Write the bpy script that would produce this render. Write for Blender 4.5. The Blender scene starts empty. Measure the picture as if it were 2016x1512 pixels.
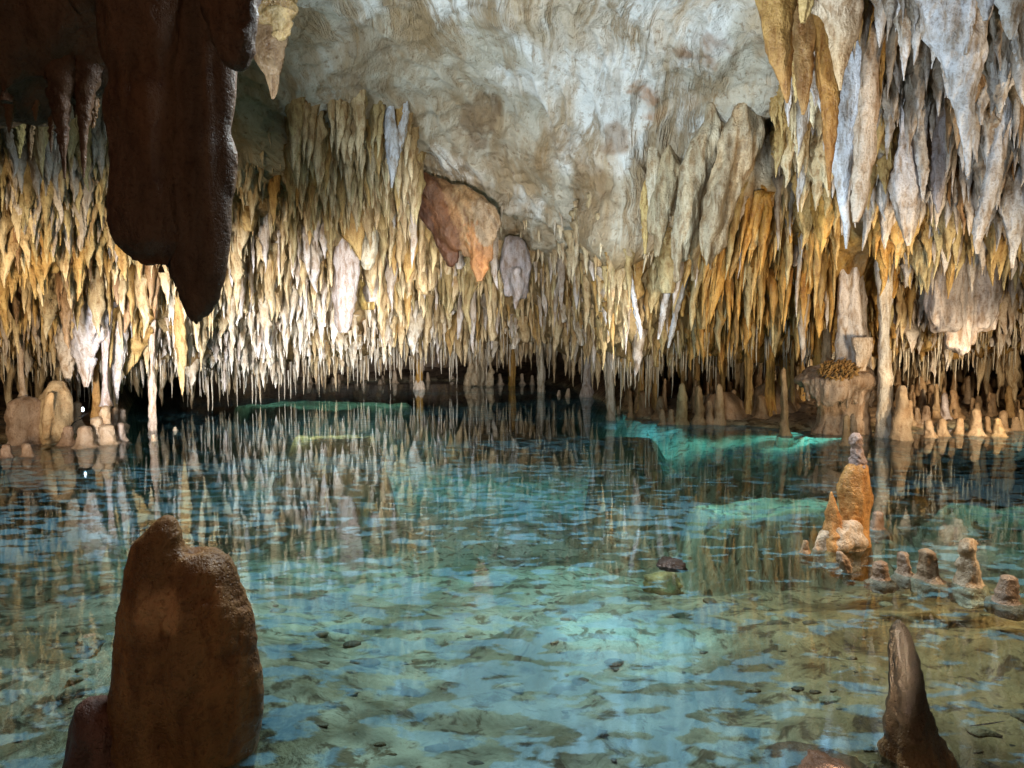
import bpy, math, random
import numpy as np
from mathutils import Vector

random.seed(7)
rng = np.random.default_rng(11)
scene = bpy.context.scene
COL = scene.collection

# ------------------------------------------------------------------ camera
CAM_H = 1.4
F = 1344.0                       # focal length in photo pixels (24 mm on 36 mm)
TILT = math.atan(86.0 / F)
ct, st = math.cos(TILT), math.sin(TILT)
cam_d = bpy.data.cameras.new('camera')
cam_d.sensor_width = 36.0
cam_d.lens = 24.0
cam_d.clip_start = 0.05
cam_d.clip_end = 200.0
cam = bpy.data.objects.new('camera', cam_d)
COL.objects.link(cam)
cam.location = (0, 0, CAM_H)
cam.rotation_euler = (math.pi / 2 - TILT, 0, 0)
scene.camera = cam


def P(px, py, D):
    """world point seen at photo pixel (px, py), D metres in front (world y)."""
    cx = (px - 1008.0) / F
    cy = (756.0 - py) / F
    dy = ct + cy * st
    dz = -st + cy * ct
    s = D / dy
    return np.array([cx * s, D, CAM_H + dz * s])


def water_d(py, z=0.0):
    cy = (756.0 - py) / F
    dy = ct + cy * st
    dz = -st + cy * ct
    return (z - CAM_H) / dz * dy


def pix(p):
    x, y, z = p[..., 0], p[..., 1], p[..., 2] - CAM_H
    f = y * ct - z * st
    u = y * st + z * ct
    return 1008 + F * x / f, 756 - F * u / f


# ------------------------------------------------------------------ noise
def _h(ix, iy, iz, seed):
    n = (ix.astype(np.int64) * 374761393 + iy.astype(np.int64) * 668265263 + iz.astype(np.int64) * 2147483647 + seed * 974634777) & 0xFFFFFFFF
    n = ((n ^ (n >> 13)) * 1274126177) & 0xFFFFFFFF
    n = ((n ^ (n >> 16)) * 2246822519) & 0xFFFFFFFF
    n = n ^ (n >> 15)
    return (n & 0xFFFFFF).astype(np.float64) / 0xFFFFFF * 2 - 1


def vnoise(p, seed=0):
    p = np.asarray(p, float)
    i = np.floor(p)
    f = p - i
    w = f * f * f * (f * (f * 6 - 15) + 10)
    i = i.astype(np.int64)
    x, y, z = i[..., 0], i[..., 1], i[..., 2]
    wx, wy, wz = w[..., 0], w[..., 1], w[..., 2]
    def L(a, b, t): return a + (b - a) * t
    return L(L(L(_h(x, y, z, seed), _h(x + 1, y, z, seed), wx), L(_h(x, y + 1, z, seed), _h(x + 1, y + 1, z, seed), wx), wy),
             L(L(_h(x, y, z + 1, seed), _h(x + 1, y, z + 1, seed), wx), L(_h(x, y + 1, z + 1, seed), _h(x + 1, y + 1, z + 1, seed), wx), wy), wz)


def fbm(p, octv=4, seed=0, gain=0.5):
    p = np.asarray(p, float)
    a, s, t = 1.0, 0.0, 0.0
    for k in range(octv):
        s = s + a * vnoise(p * (2.03 ** k) + 17.3 * k, seed + k)
        t += a
        a *= gain
    return s / t


def ridged(p, octv=3, seed=0):
    a, s, t = 1.0, 0.0, 0.0
    for k in range(octv):
        s = s + a * (1 - 2 * np.abs(vnoise(p * (2.03 ** k) + 9.1 * k, seed + k)))
        t += a
        a *= 0.5
    return s / t


def sstep(a, b, x):
    t = np.clip((np.asarray(x, float) - a) / (b - a), 0, 1)
    return t * t * (3 - 2 * t)


def interp(x, pts):
    return np.interp(x, [a for a, b in pts], [b for a, b in pts])


# ------------------------------------------------------------------ mesh helpers
class Geo:
    """vertices, faces and a mineral colour per vertex, gathered for ONE mesh."""
    def __init__(self):
        self.v, self.f, self.c, self.n = [], [], [], 0

    def add(self, v, f, c):
        v = np.asarray(v, float)
        c = np.asarray(c, float)
        if c.ndim == 1:
            c = np.tile(c, (len(v), 1))
        self.v.append(v)
        self.c.append(c)
        n = self.n
        self.f.extend([tuple(i + n for i in q) for q in f])
        self.n += len(v)
        return self

    def mesh(self, name):
        me = bpy.data.meshes.new(name)
        v = np.concatenate(self.v)
        me.from_pydata(v.tolist(), [], self.f)
        c = np.concatenate(self.c)
        a = me.attributes.new('mineral', 'FLOAT_COLOR', 'POINT')
        a.data.foreach_set('color', np.hstack([np.clip(c, 0, 1), np.ones((len(c), 1))]).astype(np.float32).ravel())
        me.polygons.foreach_set('use_smooth', np.ones(len(me.polygons), bool))
        me.update()
        return me


def link(name, me, mat, parent=None, loc=None):
    o = bpy.data.objects.new(name, me)
    COL.objects.link(o)
    if me is not None and mat is not None:
        me.materials.append(mat)
    if parent is not None:
        o.parent = parent
    return o


def tag(o, label=None, cat=None, group=None, kind=None):
    if label: o['label'] = label
    if cat: o['category'] = cat
    if group: o['group'] = group
    if kind: o['kind'] = kind
    return o


_face_cache = {}
def tube_faces(rings, seg):
    k = (rings, seg)
    if k not in _face_cache:
        f = []
        for i in range(rings - 1):
            for j in range(seg):
                a, b = i * seg + j, i * seg + (j + 1) % seg
                f.append((a, b, b + seg, a + seg))
        top, bot = rings * seg, rings * seg + 1
        for j in range(seg):
            f.append((top, (j + 1) % seg, j))
            f.append((bot, (rings - 1) * seg + j, (rings - 1) * seg + (j + 1) % seg))
        _face_cache[k] = f
    return _face_cache[k]


def catmull(x, xs, ys):
    """smooth interpolation of ys(xs) at x (monotone-ish hermite)."""
    xs = np.asarray(xs, float)
    ys = np.asarray(ys, float)
    n = len(xs)
    d = np.gradient(ys, xs, axis=0) if n > 2 else np.repeat([(ys[1] - ys[0]) / (xs[1] - xs[0])], n, 0)
    k = np.clip(np.searchsorted(xs, x) - 1, 0, n - 2)
    h = xs[k + 1] - xs[k]
    t = (x - xs[k]) / h
    if ys.ndim > 1:
        h, t = h[:, None], t[:, None]
    return ((2 * t**3 - 3 * t**2 + 1) * ys[k] + (t**3 - 2 * t**2 + t) * h * d[k] + (-2 * t**3 + 3 * t**2) * ys[k + 1] + (t**3 - t**2) * h * d[k + 1])


def tube(path, rx, ry=None, rings=24, seg=14, seed=0, lump=0.12, flute=0.06, grain=0.0, freq=None, colour=(.5, .45, .38), tipcol=None, colvar=0.12, knob=0.0):
    """closed lofted tube along a mostly vertical path, radii rx (across) and ry (in depth)."""
    path = np.asarray(path, float)
    rx = np.asarray(rx, float)
    ry = rx if ry is None else np.asarray(ry, float)
    n = len(path)
    s = np.r_[0, np.cumsum(np.linalg.norm(np.diff(path, axis=0), axis=1) + 1e-5)]
    L = s[-1]
    t = np.linspace(0, 1, rings)
    t = 1 - (1 - t) ** 1.25
    pc = catmull(t * L, s, path)
    ax = np.maximum(catmull(t * L, s, rx), 0.0008)
    ay = np.maximum(catmull(t * L, s, ry), 0.0008)
    ang = np.linspace(0, 2 * math.pi, seg, endpoint=False)
    rmean = float(np.mean(ax))
    A, T = np.meshgrid(ang, t)
    q = np.stack([np.cos(A) * 1.3, np.sin(A) * 1.3, T * L / max(rmean, 1e-3) * 0.55], -1) + seed * 7.77
    m = 1 + lump * 2.0 * fbm(q, 2, seed)
    if flute:
        k1, k2 = random.randint(3, 5), random.randint(6, 9)
        m += flute * (np.cos(A * k1 + seed + 2.0 * vnoise(np.stack([T * 3 + seed, T * 0, T * 0], -1), 3)) + 0.6 * np.cos(A * k2 + seed * 2.1))
    if knob:
        m += knob * np.maximum(0, fbm(q * np.array([2.2, 2.2, 2.0]), 2, seed + 5)) * 2.2
    X = pc[:, None, 0] + np.cos(A) * ax[:, None] * m
    Y = pc[:, None, 1] + np.sin(A) * ay[:, None] * m
    Z = np.repeat(pc[:, None, 2], seg, 1)
    v = np.stack([X, Y, Z], -1).reshape(-1, 3)
    v = np.vstack([v, pc[0], pc[-1]])
    if grain:
        d = fbm(v / max(rmean, .01) * 2.5 + seed, 3, seed + 2)
        cen = np.repeat(pc, seg, 0)
        r = v[:-2] - cen
        r /= np.linalg.norm(r, axis=1)[:, None] + 1e-6
        v[:-2] += r * (d[:-2] * grain)[:, None] * np.minimum(1, np.repeat(ax, seg) / max(rmean, 1e-3))[:, None]
    c0 = np.asarray(colour, float)
    tt = np.r_[np.repeat(t, seg), 0, 1]
    c = np.tile(c0, (len(v), 1))
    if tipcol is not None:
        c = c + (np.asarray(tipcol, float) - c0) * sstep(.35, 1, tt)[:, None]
    w = fbm(v * np.array([6, 6, 2.5]) / max(0.3, min(1.5, rmean * 8)) + seed, 3, 40)
    c = c * (1 + colvar * 2 * w)[:, None]
    return v, tube_faces(rings, seg), c


def loft_rows(rows, D, depth=0.7, ctr=None, **kw):
    """silhouette rows (photo y, x left, x right[, metres deeper]) made into a solid at distance D."""
    path, rx = [], []
    for r in rows:
        d = D + (r[3] if len(r) > 3 else 0)
        a, b = P(r[1], r[0], d), P(r[2], r[0], d)
        path.append((a + b) / 2)
        rx.append(max(0.002, (b[0] - a[0]) / 2))
    rx = np.array(rx)
    return tube(path, rx, rx * depth if np.isscalar(depth) else np.array(depth), **kw)


def remesh(parts, voxel, smooth=2):
    """union of closed solids as one continuous surface -> verts, faces."""
    g = Geo()
    for v, f, c in parts:
        g.add(v, f, c)
    me = g.mesh('solid')
    o = bpy.data.objects.new('solid', me)
    COL.objects.link(o)
    m = o.modifiers.new('r', 'REMESH')
    m.mode = 'VOXEL'
    m.voxel_size = voxel
    m2 = o.modifiers.new('s', 'SMOOTH')
    m2.iterations = smooth
    m2.factor = 0.5
    dg = bpy.context.evaluated_depsgraph_get()
    ev = o.evaluated_get(dg)
    em = ev.to_mesh()
    v = np.empty(len(em.vertices) * 3)
    em.vertices.foreach_get('co', v)
    nn = np.empty(len(em.vertices) * 3)
    em.vertex_normals.foreach_get('vector', nn)
    f = [tuple(p.vertices) for p in em.polygons]
    v = v.reshape(-1, 3)
    nn = nn.reshape(-1, 3)
    ev.to_mesh_clear()
    src = np.concatenate(g.v)
    srcc = np.concatenate(g.c)
    bpy.data.objects.remove(o)
    bpy.data.meshes.remove(me)
    from mathutils.kdtree import KDTree
    kd = KDTree(len(src))
    for i, p in enumerate(src):
        kd.insert(p, i)
    kd.balance()
    c = np.array([srcc[kd.find(p)[1]] for p in v])
    return v, f, c, nn


# ------------------------------------------------------------------ materials
def N(nt, kind, loc=None, **inp):
    n = nt.nodes.new(kind)
    for k, x in inp.items():
        if k in n.inputs:
            n.inputs[k].default_value = x
        else:
            setattr(n, k, x)
    return n


def new_mat(name):
    m = bpy.data.materials.new(name)
    m.use_nodes = True
    nt = m.node_tree
    nt.nodes.clear()
    out = nt.nodes.new('ShaderNodeOutputMaterial')
    return m, nt, out


def math_n(nt, op, a, b=None, clamp=False):
    n = nt.nodes.new('ShaderNodeMath')
    n.operation = op
    n.use_clamp = clamp
    for i, x in enumerate((a, b)):
        if x is None: continue
        if isinstance(x, (int, float)):
            n.inputs[i].default_value = x
        else:
            nt.links.new(x, n.inputs[i])
    return n.outputs[0]


def mix_n(nt, fac, a, b, blend='MIX'):
    n = nt.nodes.new('ShaderNodeMix')
    n.data_type = 'RGBA'
    n.blend_type = blend
    for s, x in ((n.inputs[0], fac), (n.inputs[6], a), (n.inputs[7], b)):
        if isinstance(x, (int, float)):
            s.default_value = x
        elif isinstance(x, tuple):
            s.default_value = (*x, 1) if len(x) == 3 else x
        else:
            nt.links.new(x, s)
    return n.outputs[2]


def noise_n(nt, vec, scale, detail=4, rough=.55, dist=0.0, out=0):
    n = N(nt, 'ShaderNodeTexNoise', Scale=scale, Detail=detail, Roughness=rough, Distortion=dist)
    nt.links.new(vec, n.inputs['Vector'])
    return n.outputs[out]


def ramp_n(nt, fac, stops):
    r = nt.nodes.new('ShaderNodeValToRGB')
    e = r.color_ramp.elements
    while len(e) < len(stops):
        e.new(0.5)
    for i, (p, c) in enumerate(stops):
        e[i].position = p
        e[i].color = (*c, 1) if not isinstance(c, (int, float)) else (c, c, c, 1)
    nt.links.new(fac, r.inputs[0])
    return r.outputs[0]


def scaled(nt, vec, s):
    n = nt.nodes.new('ShaderNodeMapping')
    n.inputs['Scale'].default_value = s
    nt.links.new(vec, n.inputs['Vector'])
    return n.outputs[0]


def stone_material(name, rough=0.5, wet=0.35, fine=26.0, bump=0.5, vert=3.0, dark_amt=0.5, pit=0.0):
    m, nt, out = new_mat(name)
    geo = nt.nodes.new('ShaderNodeNewGeometry')
    pos = geo.outputs['Position']
    at = N(nt, 'ShaderNodeAttribute', attribute_name='mineral')
    col = at.outputs['Color']
    sv = scaled(nt, pos, (vert, vert, 1.0))
    n1 = noise_n(nt, sv, fine * .18, 5, .6, .4)
    n2 = noise_n(nt, pos, fine * 1.6, 4, .6)
    n3 = noise_n(nt, pos, 1.7, 3, .55, .6)
    c = mix_n(nt, ramp_n(nt, n1, [(.34, dark_amt), (.56, 0.0)]), col, mix_n(nt, 1.0, col, (.44, .30, .16), 'MULTIPLY'))
    c = mix_n(nt, ramp_n(nt, n3, [(.45, 0.0), (.75, .45)]), c, mix_n(nt, 1.0, c, (1.12, .92, .68), 'MULTIPLY'))
    c = mix_n(nt, ramp_n(nt, n2, [(.36, .5), (.47, 0.0)]), c, mix_n(nt, 1.0, c, (.42, .34, .26), 'MULTIPLY'))
    b = N(nt, 'ShaderNodeBsdfPrincipled')
    nt.links.new(c, b.inputs['Base Color'])
    rr = ramp_n(nt, n3, [(.35, rough - wet * .5), (.65, rough + .15)])
    nt.links.new(rr, b.inputs['Roughness'])
    b.inputs['Specular IOR Level'].default_value = 0.35
    h = math_n(nt, 'ADD', math_n(nt, 'MULTIPLY', n1, 1.0), math_n(nt, 'MULTIPLY', n2, .35))
    if pit:
        vo = N(nt, 'ShaderNodeTexVoronoi', Scale=fine * 2.2)
        nt.links.new(pos, vo.inputs['Vector'])
        h = math_n(nt, 'ADD', h, math_n(nt, 'MULTIPLY', ramp_n(nt, vo.outputs['Distance'], [(.0, 0.0), (.3, 1.0)]), pit))
    bp = N(nt, 'ShaderNodeBump', Strength=bump, Distance=0.05)
    nt.links.new(h, bp.inputs['Height'])
    nt.links.new(bp.outputs[0], b.inputs['Normal'])
    nt.links.new(b.outputs[0], out.inputs[0])
    return m


M_STONE = stone_material('calcite', .42, .3, 26, .85, 3.0, .8)
M_NEAR = stone_material('brown_flowstone', .5, .3, 34, .6, 2.2, .75, .2)
M_SMOOTH = stone_material('wet_stalagmite', .38, .3, 34, .7, 1.5, .6, .15)


def ceiling_material():
    m, nt, out = new_mat('cave_ceiling_rock')
    geo = nt.nodes.new('ShaderNodeNewGeometry')
    pos = geo.outputs['Position']
    at = N(nt, 'ShaderNodeAttribute', attribute_name='mineral')
    col = at.outputs['Color']
    # warp the coordinates so that stains and veins swirl along the slope
    w1 = N(nt, 'ShaderNodeTexNoise', Scale=.55, Detail=3.0, Roughness=.5)
    nt.links.new(pos, w1.inputs['Vector'])
    vm = nt.nodes.new('ShaderNodeVectorMath'); vm.operation = 'MULTIPLY_ADD'
    nt.links.new(w1.outputs['Color'], vm.inputs[0])
    vm.inputs[1].default_value = (.75, .75, .75)
    nt.links.new(pos, vm.inputs[2])
    wp = vm.outputs[0]
    rot = nt.nodes.new('ShaderNodeMapping')
    rot.inputs['Rotation'].default_value = (.0, -.35, .5)
    rot.inputs['Scale'].default_value = (2.4, .5, .5)
    nt.links.new(wp, rot.inputs['Vector'])
    streak = noise_n(nt, rot.outputs[0], .9, 9, .64, .25)
    blot = noise_n(nt, wp, .6, 8, .66, .2)
    fine = noise_n(nt, wp, 11, 7, .7, .25)
    tan_ = mix_n(nt, 1.0, col, (.60, .44, .27), 'MULTIPLY')
    c = mix_n(nt, ramp_n(nt, streak, [(.38, .9), (.47, .45), (.53, 0.0)]), col, tan_)
    c = mix_n(nt, ramp_n(nt, blot, [(.50, 0.0), (.62, .6), (.75, .9)]), c, mix_n(nt, 1.0, col, (.66, .52, .36), 'MULTIPLY'))
    rust = noise_n(nt, wp, .5, 5, .6, .4)
    c = mix_n(nt, ramp_n(nt, rust, [(.66, 0.0), (.72, .8)]), c, (.26, .13, .055))
    c = mix_n(nt, ramp_n(nt, fine, [(.34, .8), (.45, 0.0)]), c, mix_n(nt, 1.0, c, (.46, .36, .26), 'MULTIPLY'))
    # thin dark cracks
    crack = noise_n(nt, rot.outputs[0], 1.3, 9, .68, .3)
    cr = ramp_n(nt, math_n(nt, 'ABSOLUTE', math_n(nt, 'SUBTRACT', crack, .5)), [(.0, .55), (.006, .2), (.016, 0.0)])
    vein = ramp_n(nt, math_n(nt, 'ABSOLUTE', math_n(nt, 'SUBTRACT', noise_n(nt, rot.outputs[0], .75, 7, .66, .5), .5)), [(.0, .85), (.014, .6), (.05, 0.0)])
    vein = math_n(nt, 'MULTIPLY', vein, ramp_n(nt, noise_n(nt, pos, .8, 3), [(.40, .15), (.58, 1.0)]))
    c = mix_n(nt, vein, c, (.30, .20, .10))
    c = mix_n(nt, math_n(nt, 'MULTIPLY', cr, .25), c, mix_n(nt, 1.0, c, (.5, .4, .3), 'MULTIPLY'))
    b = N(nt, 'ShaderNodeBsdfPrincipled')
    nt.links.new(c, b.inputs['Base Color'])
    b.inputs['Roughness'].default_value = .62
    b.inputs['Specular IOR Level'].default_value = .3
    h = math_n(nt, 'ADD', math_n(nt, 'MULTIPLY', streak, .8), math_n(nt, 'MULTIPLY', fine, .75))
    h = math_n(nt, 'SUBTRACT', h, math_n(nt, 'MULTIPLY', vein, .35))
    bp = N(nt, 'ShaderNodeBump', Strength=.8, Distance=.13)
    nt.links.new(h, bp.inputs['Height'])
    nt.links.new(bp.outputs[0], b.inputs['Normal'])
    nt.links.new(b.outputs[0], out.inputs[0])
    return m


M_CEIL = ceiling_material()


def floor_material():
    m, nt, out = new_mat('pool_bottom')
    geo = nt.nodes.new('ShaderNodeNewGeometry')
    pos = geo.outputs['Position']
    at = N(nt, 'ShaderNodeAttribute', attribute_name='mineral')
    col = at.outputs['Color']
    sv = scaled(nt, pos, (1.0, 1.0, .3))
    n1 = noise_n(nt, sv, 1.5, 7, .64, .4)
    n2 = noise_n(nt, sv, 7.5, 7, .64, .5)
    n3 = noise_n(nt, sv, 24, 4, .6, .3)
    c = mix_n(nt, ramp_n(nt, n1, [(.42, .9), (.56, 0.0)]), col, mix_n(nt, 1.0, col, (.42, .36, .25), 'MULTIPLY'))
    c = mix_n(nt, ramp_n(nt, n2, [(.40, .95), (.47, .0)]), c, mix_n(nt, 1.0, c, (.30, .22, .13), 'MULTIPLY'))
    c = mix_n(nt, ramp_n(nt, n3, [(.3, .6), (.45, 0.0)]), c, mix_n(nt, 1.0, c, (.55, .48, .38), 'MULTIPLY'))
    b = N(nt, 'ShaderNodeBsdfPrincipled')
    nt.links.new(c, b.inputs['Base Color'])
    b.inputs['Roughness'].default_value = .75
    bp = N(nt, 'ShaderNodeBump', Strength=.7, Distance=.1)
    nt.links.new(math_n(nt, 'ADD', n2, math_n(nt, 'MULTIPLY', n3, .3)), bp.inputs['Height'])
    nt.links.new(bp.outputs[0], b.inputs['Normal'])
    nt.links.new(b.outputs[0], out.inputs[0])
    return m


M_FLOOR = floor_material()


def water_material():
    """clear water: what is under it shows through, Fresnel mirror above; patches of thin calcite film mirror more."""
    m, nt, out = new_mat('clear_pool_water')
    geo = nt.nodes.new('ShaderNodeNewGeometry')
    pos = geo.outputs['Position']
    rip = scaled(nt, pos, (.8, 1.6, 1.0))
    r1 = noise_n(nt, rip, 5.0, 3, .5, .2)
    r2 = noise_n(nt, rip, 1.3, 2, .5)
    bp = N(nt, 'ShaderNodeBump', Strength=.010, Distance=.06)
    nt.links.new(math_n(nt, 'ADD', r1, math_n(nt, 'MULTIPLY', r2, 1.0)), bp.inputs['Height'])
    fr = N(nt, 'ShaderNodeFresnel', IOR=1.33)
    nt.links.new(bp.outputs[0], fr.inputs['Normal'])
    tr = N(nt, 'ShaderNodeBsdfTransparent', Color=(.76, .92, .95, 1))
    gl = N(nt, 'ShaderNodeBsdfGlossy', Color=(.95, .97, 1, 1), Roughness=.015)
    nt.links.new(bp.outputs[0], gl.inputs['Normal'])
    # film patches; blue of the reflected dome is put into their colour
    fl = scaled(nt, pos, (.62, 1.15, 1.0))
    f1 = noise_n(nt, fl, 7.0, 6, .58, .25)
    f2 = noise_n(nt, fl, .45, 3, .5, .3)
    sm = math_n(nt, 'ADD', f1, math_n(nt, 'MULTIPLY', math_n(nt, 'SUBTRACT', f2, .5), .75))
    film = ramp_n(nt, sm, [(.515, 0.0), (.575, 1.0)])
    base = nt.nodes.new('ShaderNodeMixShader')
    nt.links.new(fr.outputs[0], base.inputs[0])
    nt.links.new(tr.outputs[0], base.inputs[1])
    nt.links.new(gl.outputs[0], base.inputs[2])
    g2 = N(nt, 'ShaderNodeBsdfGlossy', Color=(.52, .84, 1.0, 1), Roughness=.05)
    df = N(nt, 'ShaderNodeBsdfDiffuse', Color=(.18, .46, .63, 1))
    fm = nt.nodes.new('ShaderNodeMixShader')
    fm.inputs[0].default_value = .40
    nt.links.new(g2.outputs[0], fm.inputs[1])
    nt.links.new(df.outputs[0], fm.inputs[2])
    fin = nt.nodes.new('ShaderNodeMixShader')
    nt.links.new(math_n(nt, 'MULTIPLY', film, .50), fin.inputs[0])
    nt.links.new(base.outputs[0], fin.inputs[1])
    nt.links.new(fm.outputs[0], fin.inputs[2])
    nt.links.new(fin.outputs[0], out.inputs[0])
    return m


M_WATER = water_material()


def plain(name, colour, rough=.5, metal=0.0, emit=None):
    m, nt, out = new_mat(name)
    geo = nt.nodes.new('ShaderNodeNewGeometry')
    n = noise_n(nt, geo.outputs['Position'], 40, 3)
    b = N(nt, 'ShaderNodeBsdfPrincipled', Roughness=rough, Metallic=metal)
    nt.links.new(mix_n(nt, n, tuple(x * .7 for x in colour), colour), b.inputs['Base Color'])
    if emit:
        b.inputs['Emission Color'].default_value = (*emit[0], 1)
        b.inputs['Emission Strength'].default_value = emit[1]
    nt.links.new(b.outputs[0], out.inputs[0])
    return m


# ------------------------------------------------------------------ cave ceiling (structure)
CEIL_COLS = [
    (-900, [(-250, 2.6), (0, 3.2), (200, 4.0), (430, 5.0), (560, 6.0), (680, 7.0)]),
    (-300, [(-250, 3.6), (0, 4.6), (200, 5.6), (430, 6.6), (560, 7.6), (680, 8.6)]),
    (0,    [(-250, 4.2), (0, 5.4), (200, 6.6), (440, 7.8), (570, 8.8), (690, 9.8)]),
    (300,  [(-250, 5.0), (0, 6.6), (190, 7.9), (400, 9.2), (560, 10.2), (705, 11.6)]),
    (600,  [(-250, 5.6), (0, 7.6), (190, 9.4), (350, 11.0), (530, 13.2), (690, 15.6)]),
    (850,  [(-250, 6.0), (0, 8.2), (200, 10.4), (380, 12.8), (540, 15.6), (665, 18.4)]),
    (1050, [(-250, 6.0), (0, 8.1), (220, 10.3), (470, 13.6), (560, 15.6), (665, 18.4)]),
    (1140, [(-250, 6.0), (0, 8.0), (220, 9.8), (480, 12.4), (560, 13.6), (680, 15.8)]),
    (1205, [(-250, 6.0), (0, 7.8), (220, 9.2), (460, 10.1), (560, 10.6), (680, 11.5)]),
    (1300, [(-250, 6.0), (0, 7.6), (220, 9.0), (450, 10.3), (570, 11.0), (690, 12.2)]),
    (1500, [(-250, 5.6), (0, 7.2), (250, 8.7), (430, 9.9), (560, 10.7), (690, 11.9)]),
    (1750, [(-250, 5.2), (0, 6.8), (250, 8.4), (430, 9.6), (560, 10.4), (680, 11.6)]),
    (2016, [(-250, 4.7), (0, 6.2), (250, 7.8), (440, 9.1), (560, 10.0), (680, 11.2)]),
    (2400, [(-250, 3.8), (0, 5.0), (250, 6.4), (440, 7.6), (560, 8.4), (680, 9.4)]),
    (3000, [(-250, 2.8), (0, 3.6), (250, 4.6), (440, 5.4), (560, 6.2), (680, 7.0)]),
]
_cx = np.array([c for c, _ in CEIL_COLS], float)


def _column(px, keys):
    pts = []
    k = (px - 1008) / F
    p0 = P(px, keys[0][0], keys[0][1])
    for D, z in ((-5.0, p0[2] + .1), (0.0, p0[2] + .45), (2.2, p0[2] + .35)):
        D2 = D * min(1.0, keys[0][1] / 5.0)
        pts.append([k * max(keys[0][1] * .8, 3.2), D2, z])
    for py, D in keys:
        pts.append(P(px, py, D))
    last = pts[-1]
    up = max(.0, 1.25 - last[2])
    for dd, z in ((2.2, last[2] + .12 + up * .4), (6.0, last[2] + .3 + up * .6), (8.5, last[2] * .6 + .1), (9.0, -1.6)):
        D = last[1] + dd
        pts.append([k * (last[1] + dd * .8), D, z])
    return np.array(pts)


_grid = np.array([_column(c, k) for c, k in CEIL_COLS])          # cols x rows x 3
NROW = _grid.shape[1]                                             # 13 rows; rows 3..8 are pictured


def ceil_base(u, r):
    """u = photo column, r = profile row (float arrays) -> world points of the undisplaced surface."""
    u = np.asarray(u, float).ravel()
    r = np.asarray(r, float).ravel()
    out = np.zeros((len(u), 3))
    rows = [catmull(u, _cx, _grid[:, j]) for j in range(NROW)]
    rows = np.array(rows)
    k = np.clip(np.floor(r).astype(int), 0, NROW - 2)
    t = (r - k)[:, None]
    idx = np.arange(len(u))
    g = lambda j: rows[np.clip(j, 0, NROW - 1), idx]
    p0, p1, p2, p3 = g(k - 1), g(k), g(k + 1), g(k + 2)
    return .5 * ((2 * p1) + (-p0 + p2) * t + (2 * p0 - 5 * p1 + 4 * p2 - p3) * t**2 + (-p0 + 3 * p1 - 3 * p2 + p3) * t**3)


FOREST_TOP = [(-900, 300), (0, 470), (100, 430), (230, 430), (330, 390), (470, 350), (620, 345), (690, 325), (760, 345), (810, 370), (870, 440), (990, 470), (1100, 500), (1250, 490),
              (1330, 460), (1420, 400), (1500, 345), (1580, 320), (1680, 420), (2016, 440), (3000, 400)]


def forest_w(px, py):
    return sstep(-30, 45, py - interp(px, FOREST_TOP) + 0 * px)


def ceil_surface(u, r):
    b = ceil_base(u, r)
    e = .5
    du = ceil_base(np.ravel(u) + 4, r) - b
    dr = ceil_base(u, np.ravel(r) + .02) - b
    n = np.cross(dr, du)
    n /= np.linalg.norm(n, axis=1)[:, None] + 1e-9
    n = np.where(n[:, 2:3] > .25, n * 1.0, n)
    px, py = pix(b)
    near = (np.ravel(r) > 2.5)
    w = np.where(near, forest_w(px, py), 0.0)
    wr = np.where(near, sstep(1480, 1600, px) * sstep(520, 300, py), 0)       # rough hanging mass on the right
    wl = np.where(near, sstep(260, 60, px), 0)
    q = b * .42
    warp = np.stack([fbm(q + 5, 3, 1), fbm(q + 31, 3, 2), fbm(q + 77, 3, 3)], -1)
    d = .34 * fbm(b * .38 + warp * .9, 4, 4)
    d += .09 * ridged(b * np.array([.9, .5, .5]) + warp * 1.2, 3, 8) * (1 - w)
    d += .20 * fbm(b * np.array([1.3, .9, .5]) + warp, 3, 9) * w
    d += .055 * fbm(b * 3.2 + warp * 2, 4, 12)
    d += .09 * ridged(np.stack([b[:, 0] * 2.6 - b[:, 1] * 1.2, b[:, 2] * .8, b[:, 1] * .4], -1) + warp * 1.2, 4, 36) * (1 - w)
    # fluted roots between the stalactites, hanging folds
    fl = ridged(b * np.array([2.6, 1.0, .22]) + warp * .8, 3, 20)
    w2 = np.where(near, sstep(-190, 30, py - interp(px, FOREST_TOP)), 0) * .75
    d += .16 * fl * np.maximum(np.maximum(w, w2), .9 * np.maximum(wr, wl * .6))
    d += .22 * ridged(b * np.array([1.0, .8, .2]) + 3, 2, 25) * np.maximum(wr, wl * .5)
    # downhill flow folds across the dome
    fold = ridged(np.stack([b[:, 0] * .95 - b[:, 1] * .45, b[:, 2] * .3, b[:, 1] * .12], -1) + warp * .7, 4, 33)
    d += .20 * fold * (1 - w) * sstep(9, 12, b[:, 1] + .5 * np.abs(b[:, 0]))
    hol = np.where(near, np.exp(-((px - 1545) / 60) ** 2 - ((py - 318) / 48) ** 2), 0)      # dark hollow above the golden curtain
    d -= 1.5 * hol
    return b, n, d, w, wr, wl, px, py


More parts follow.
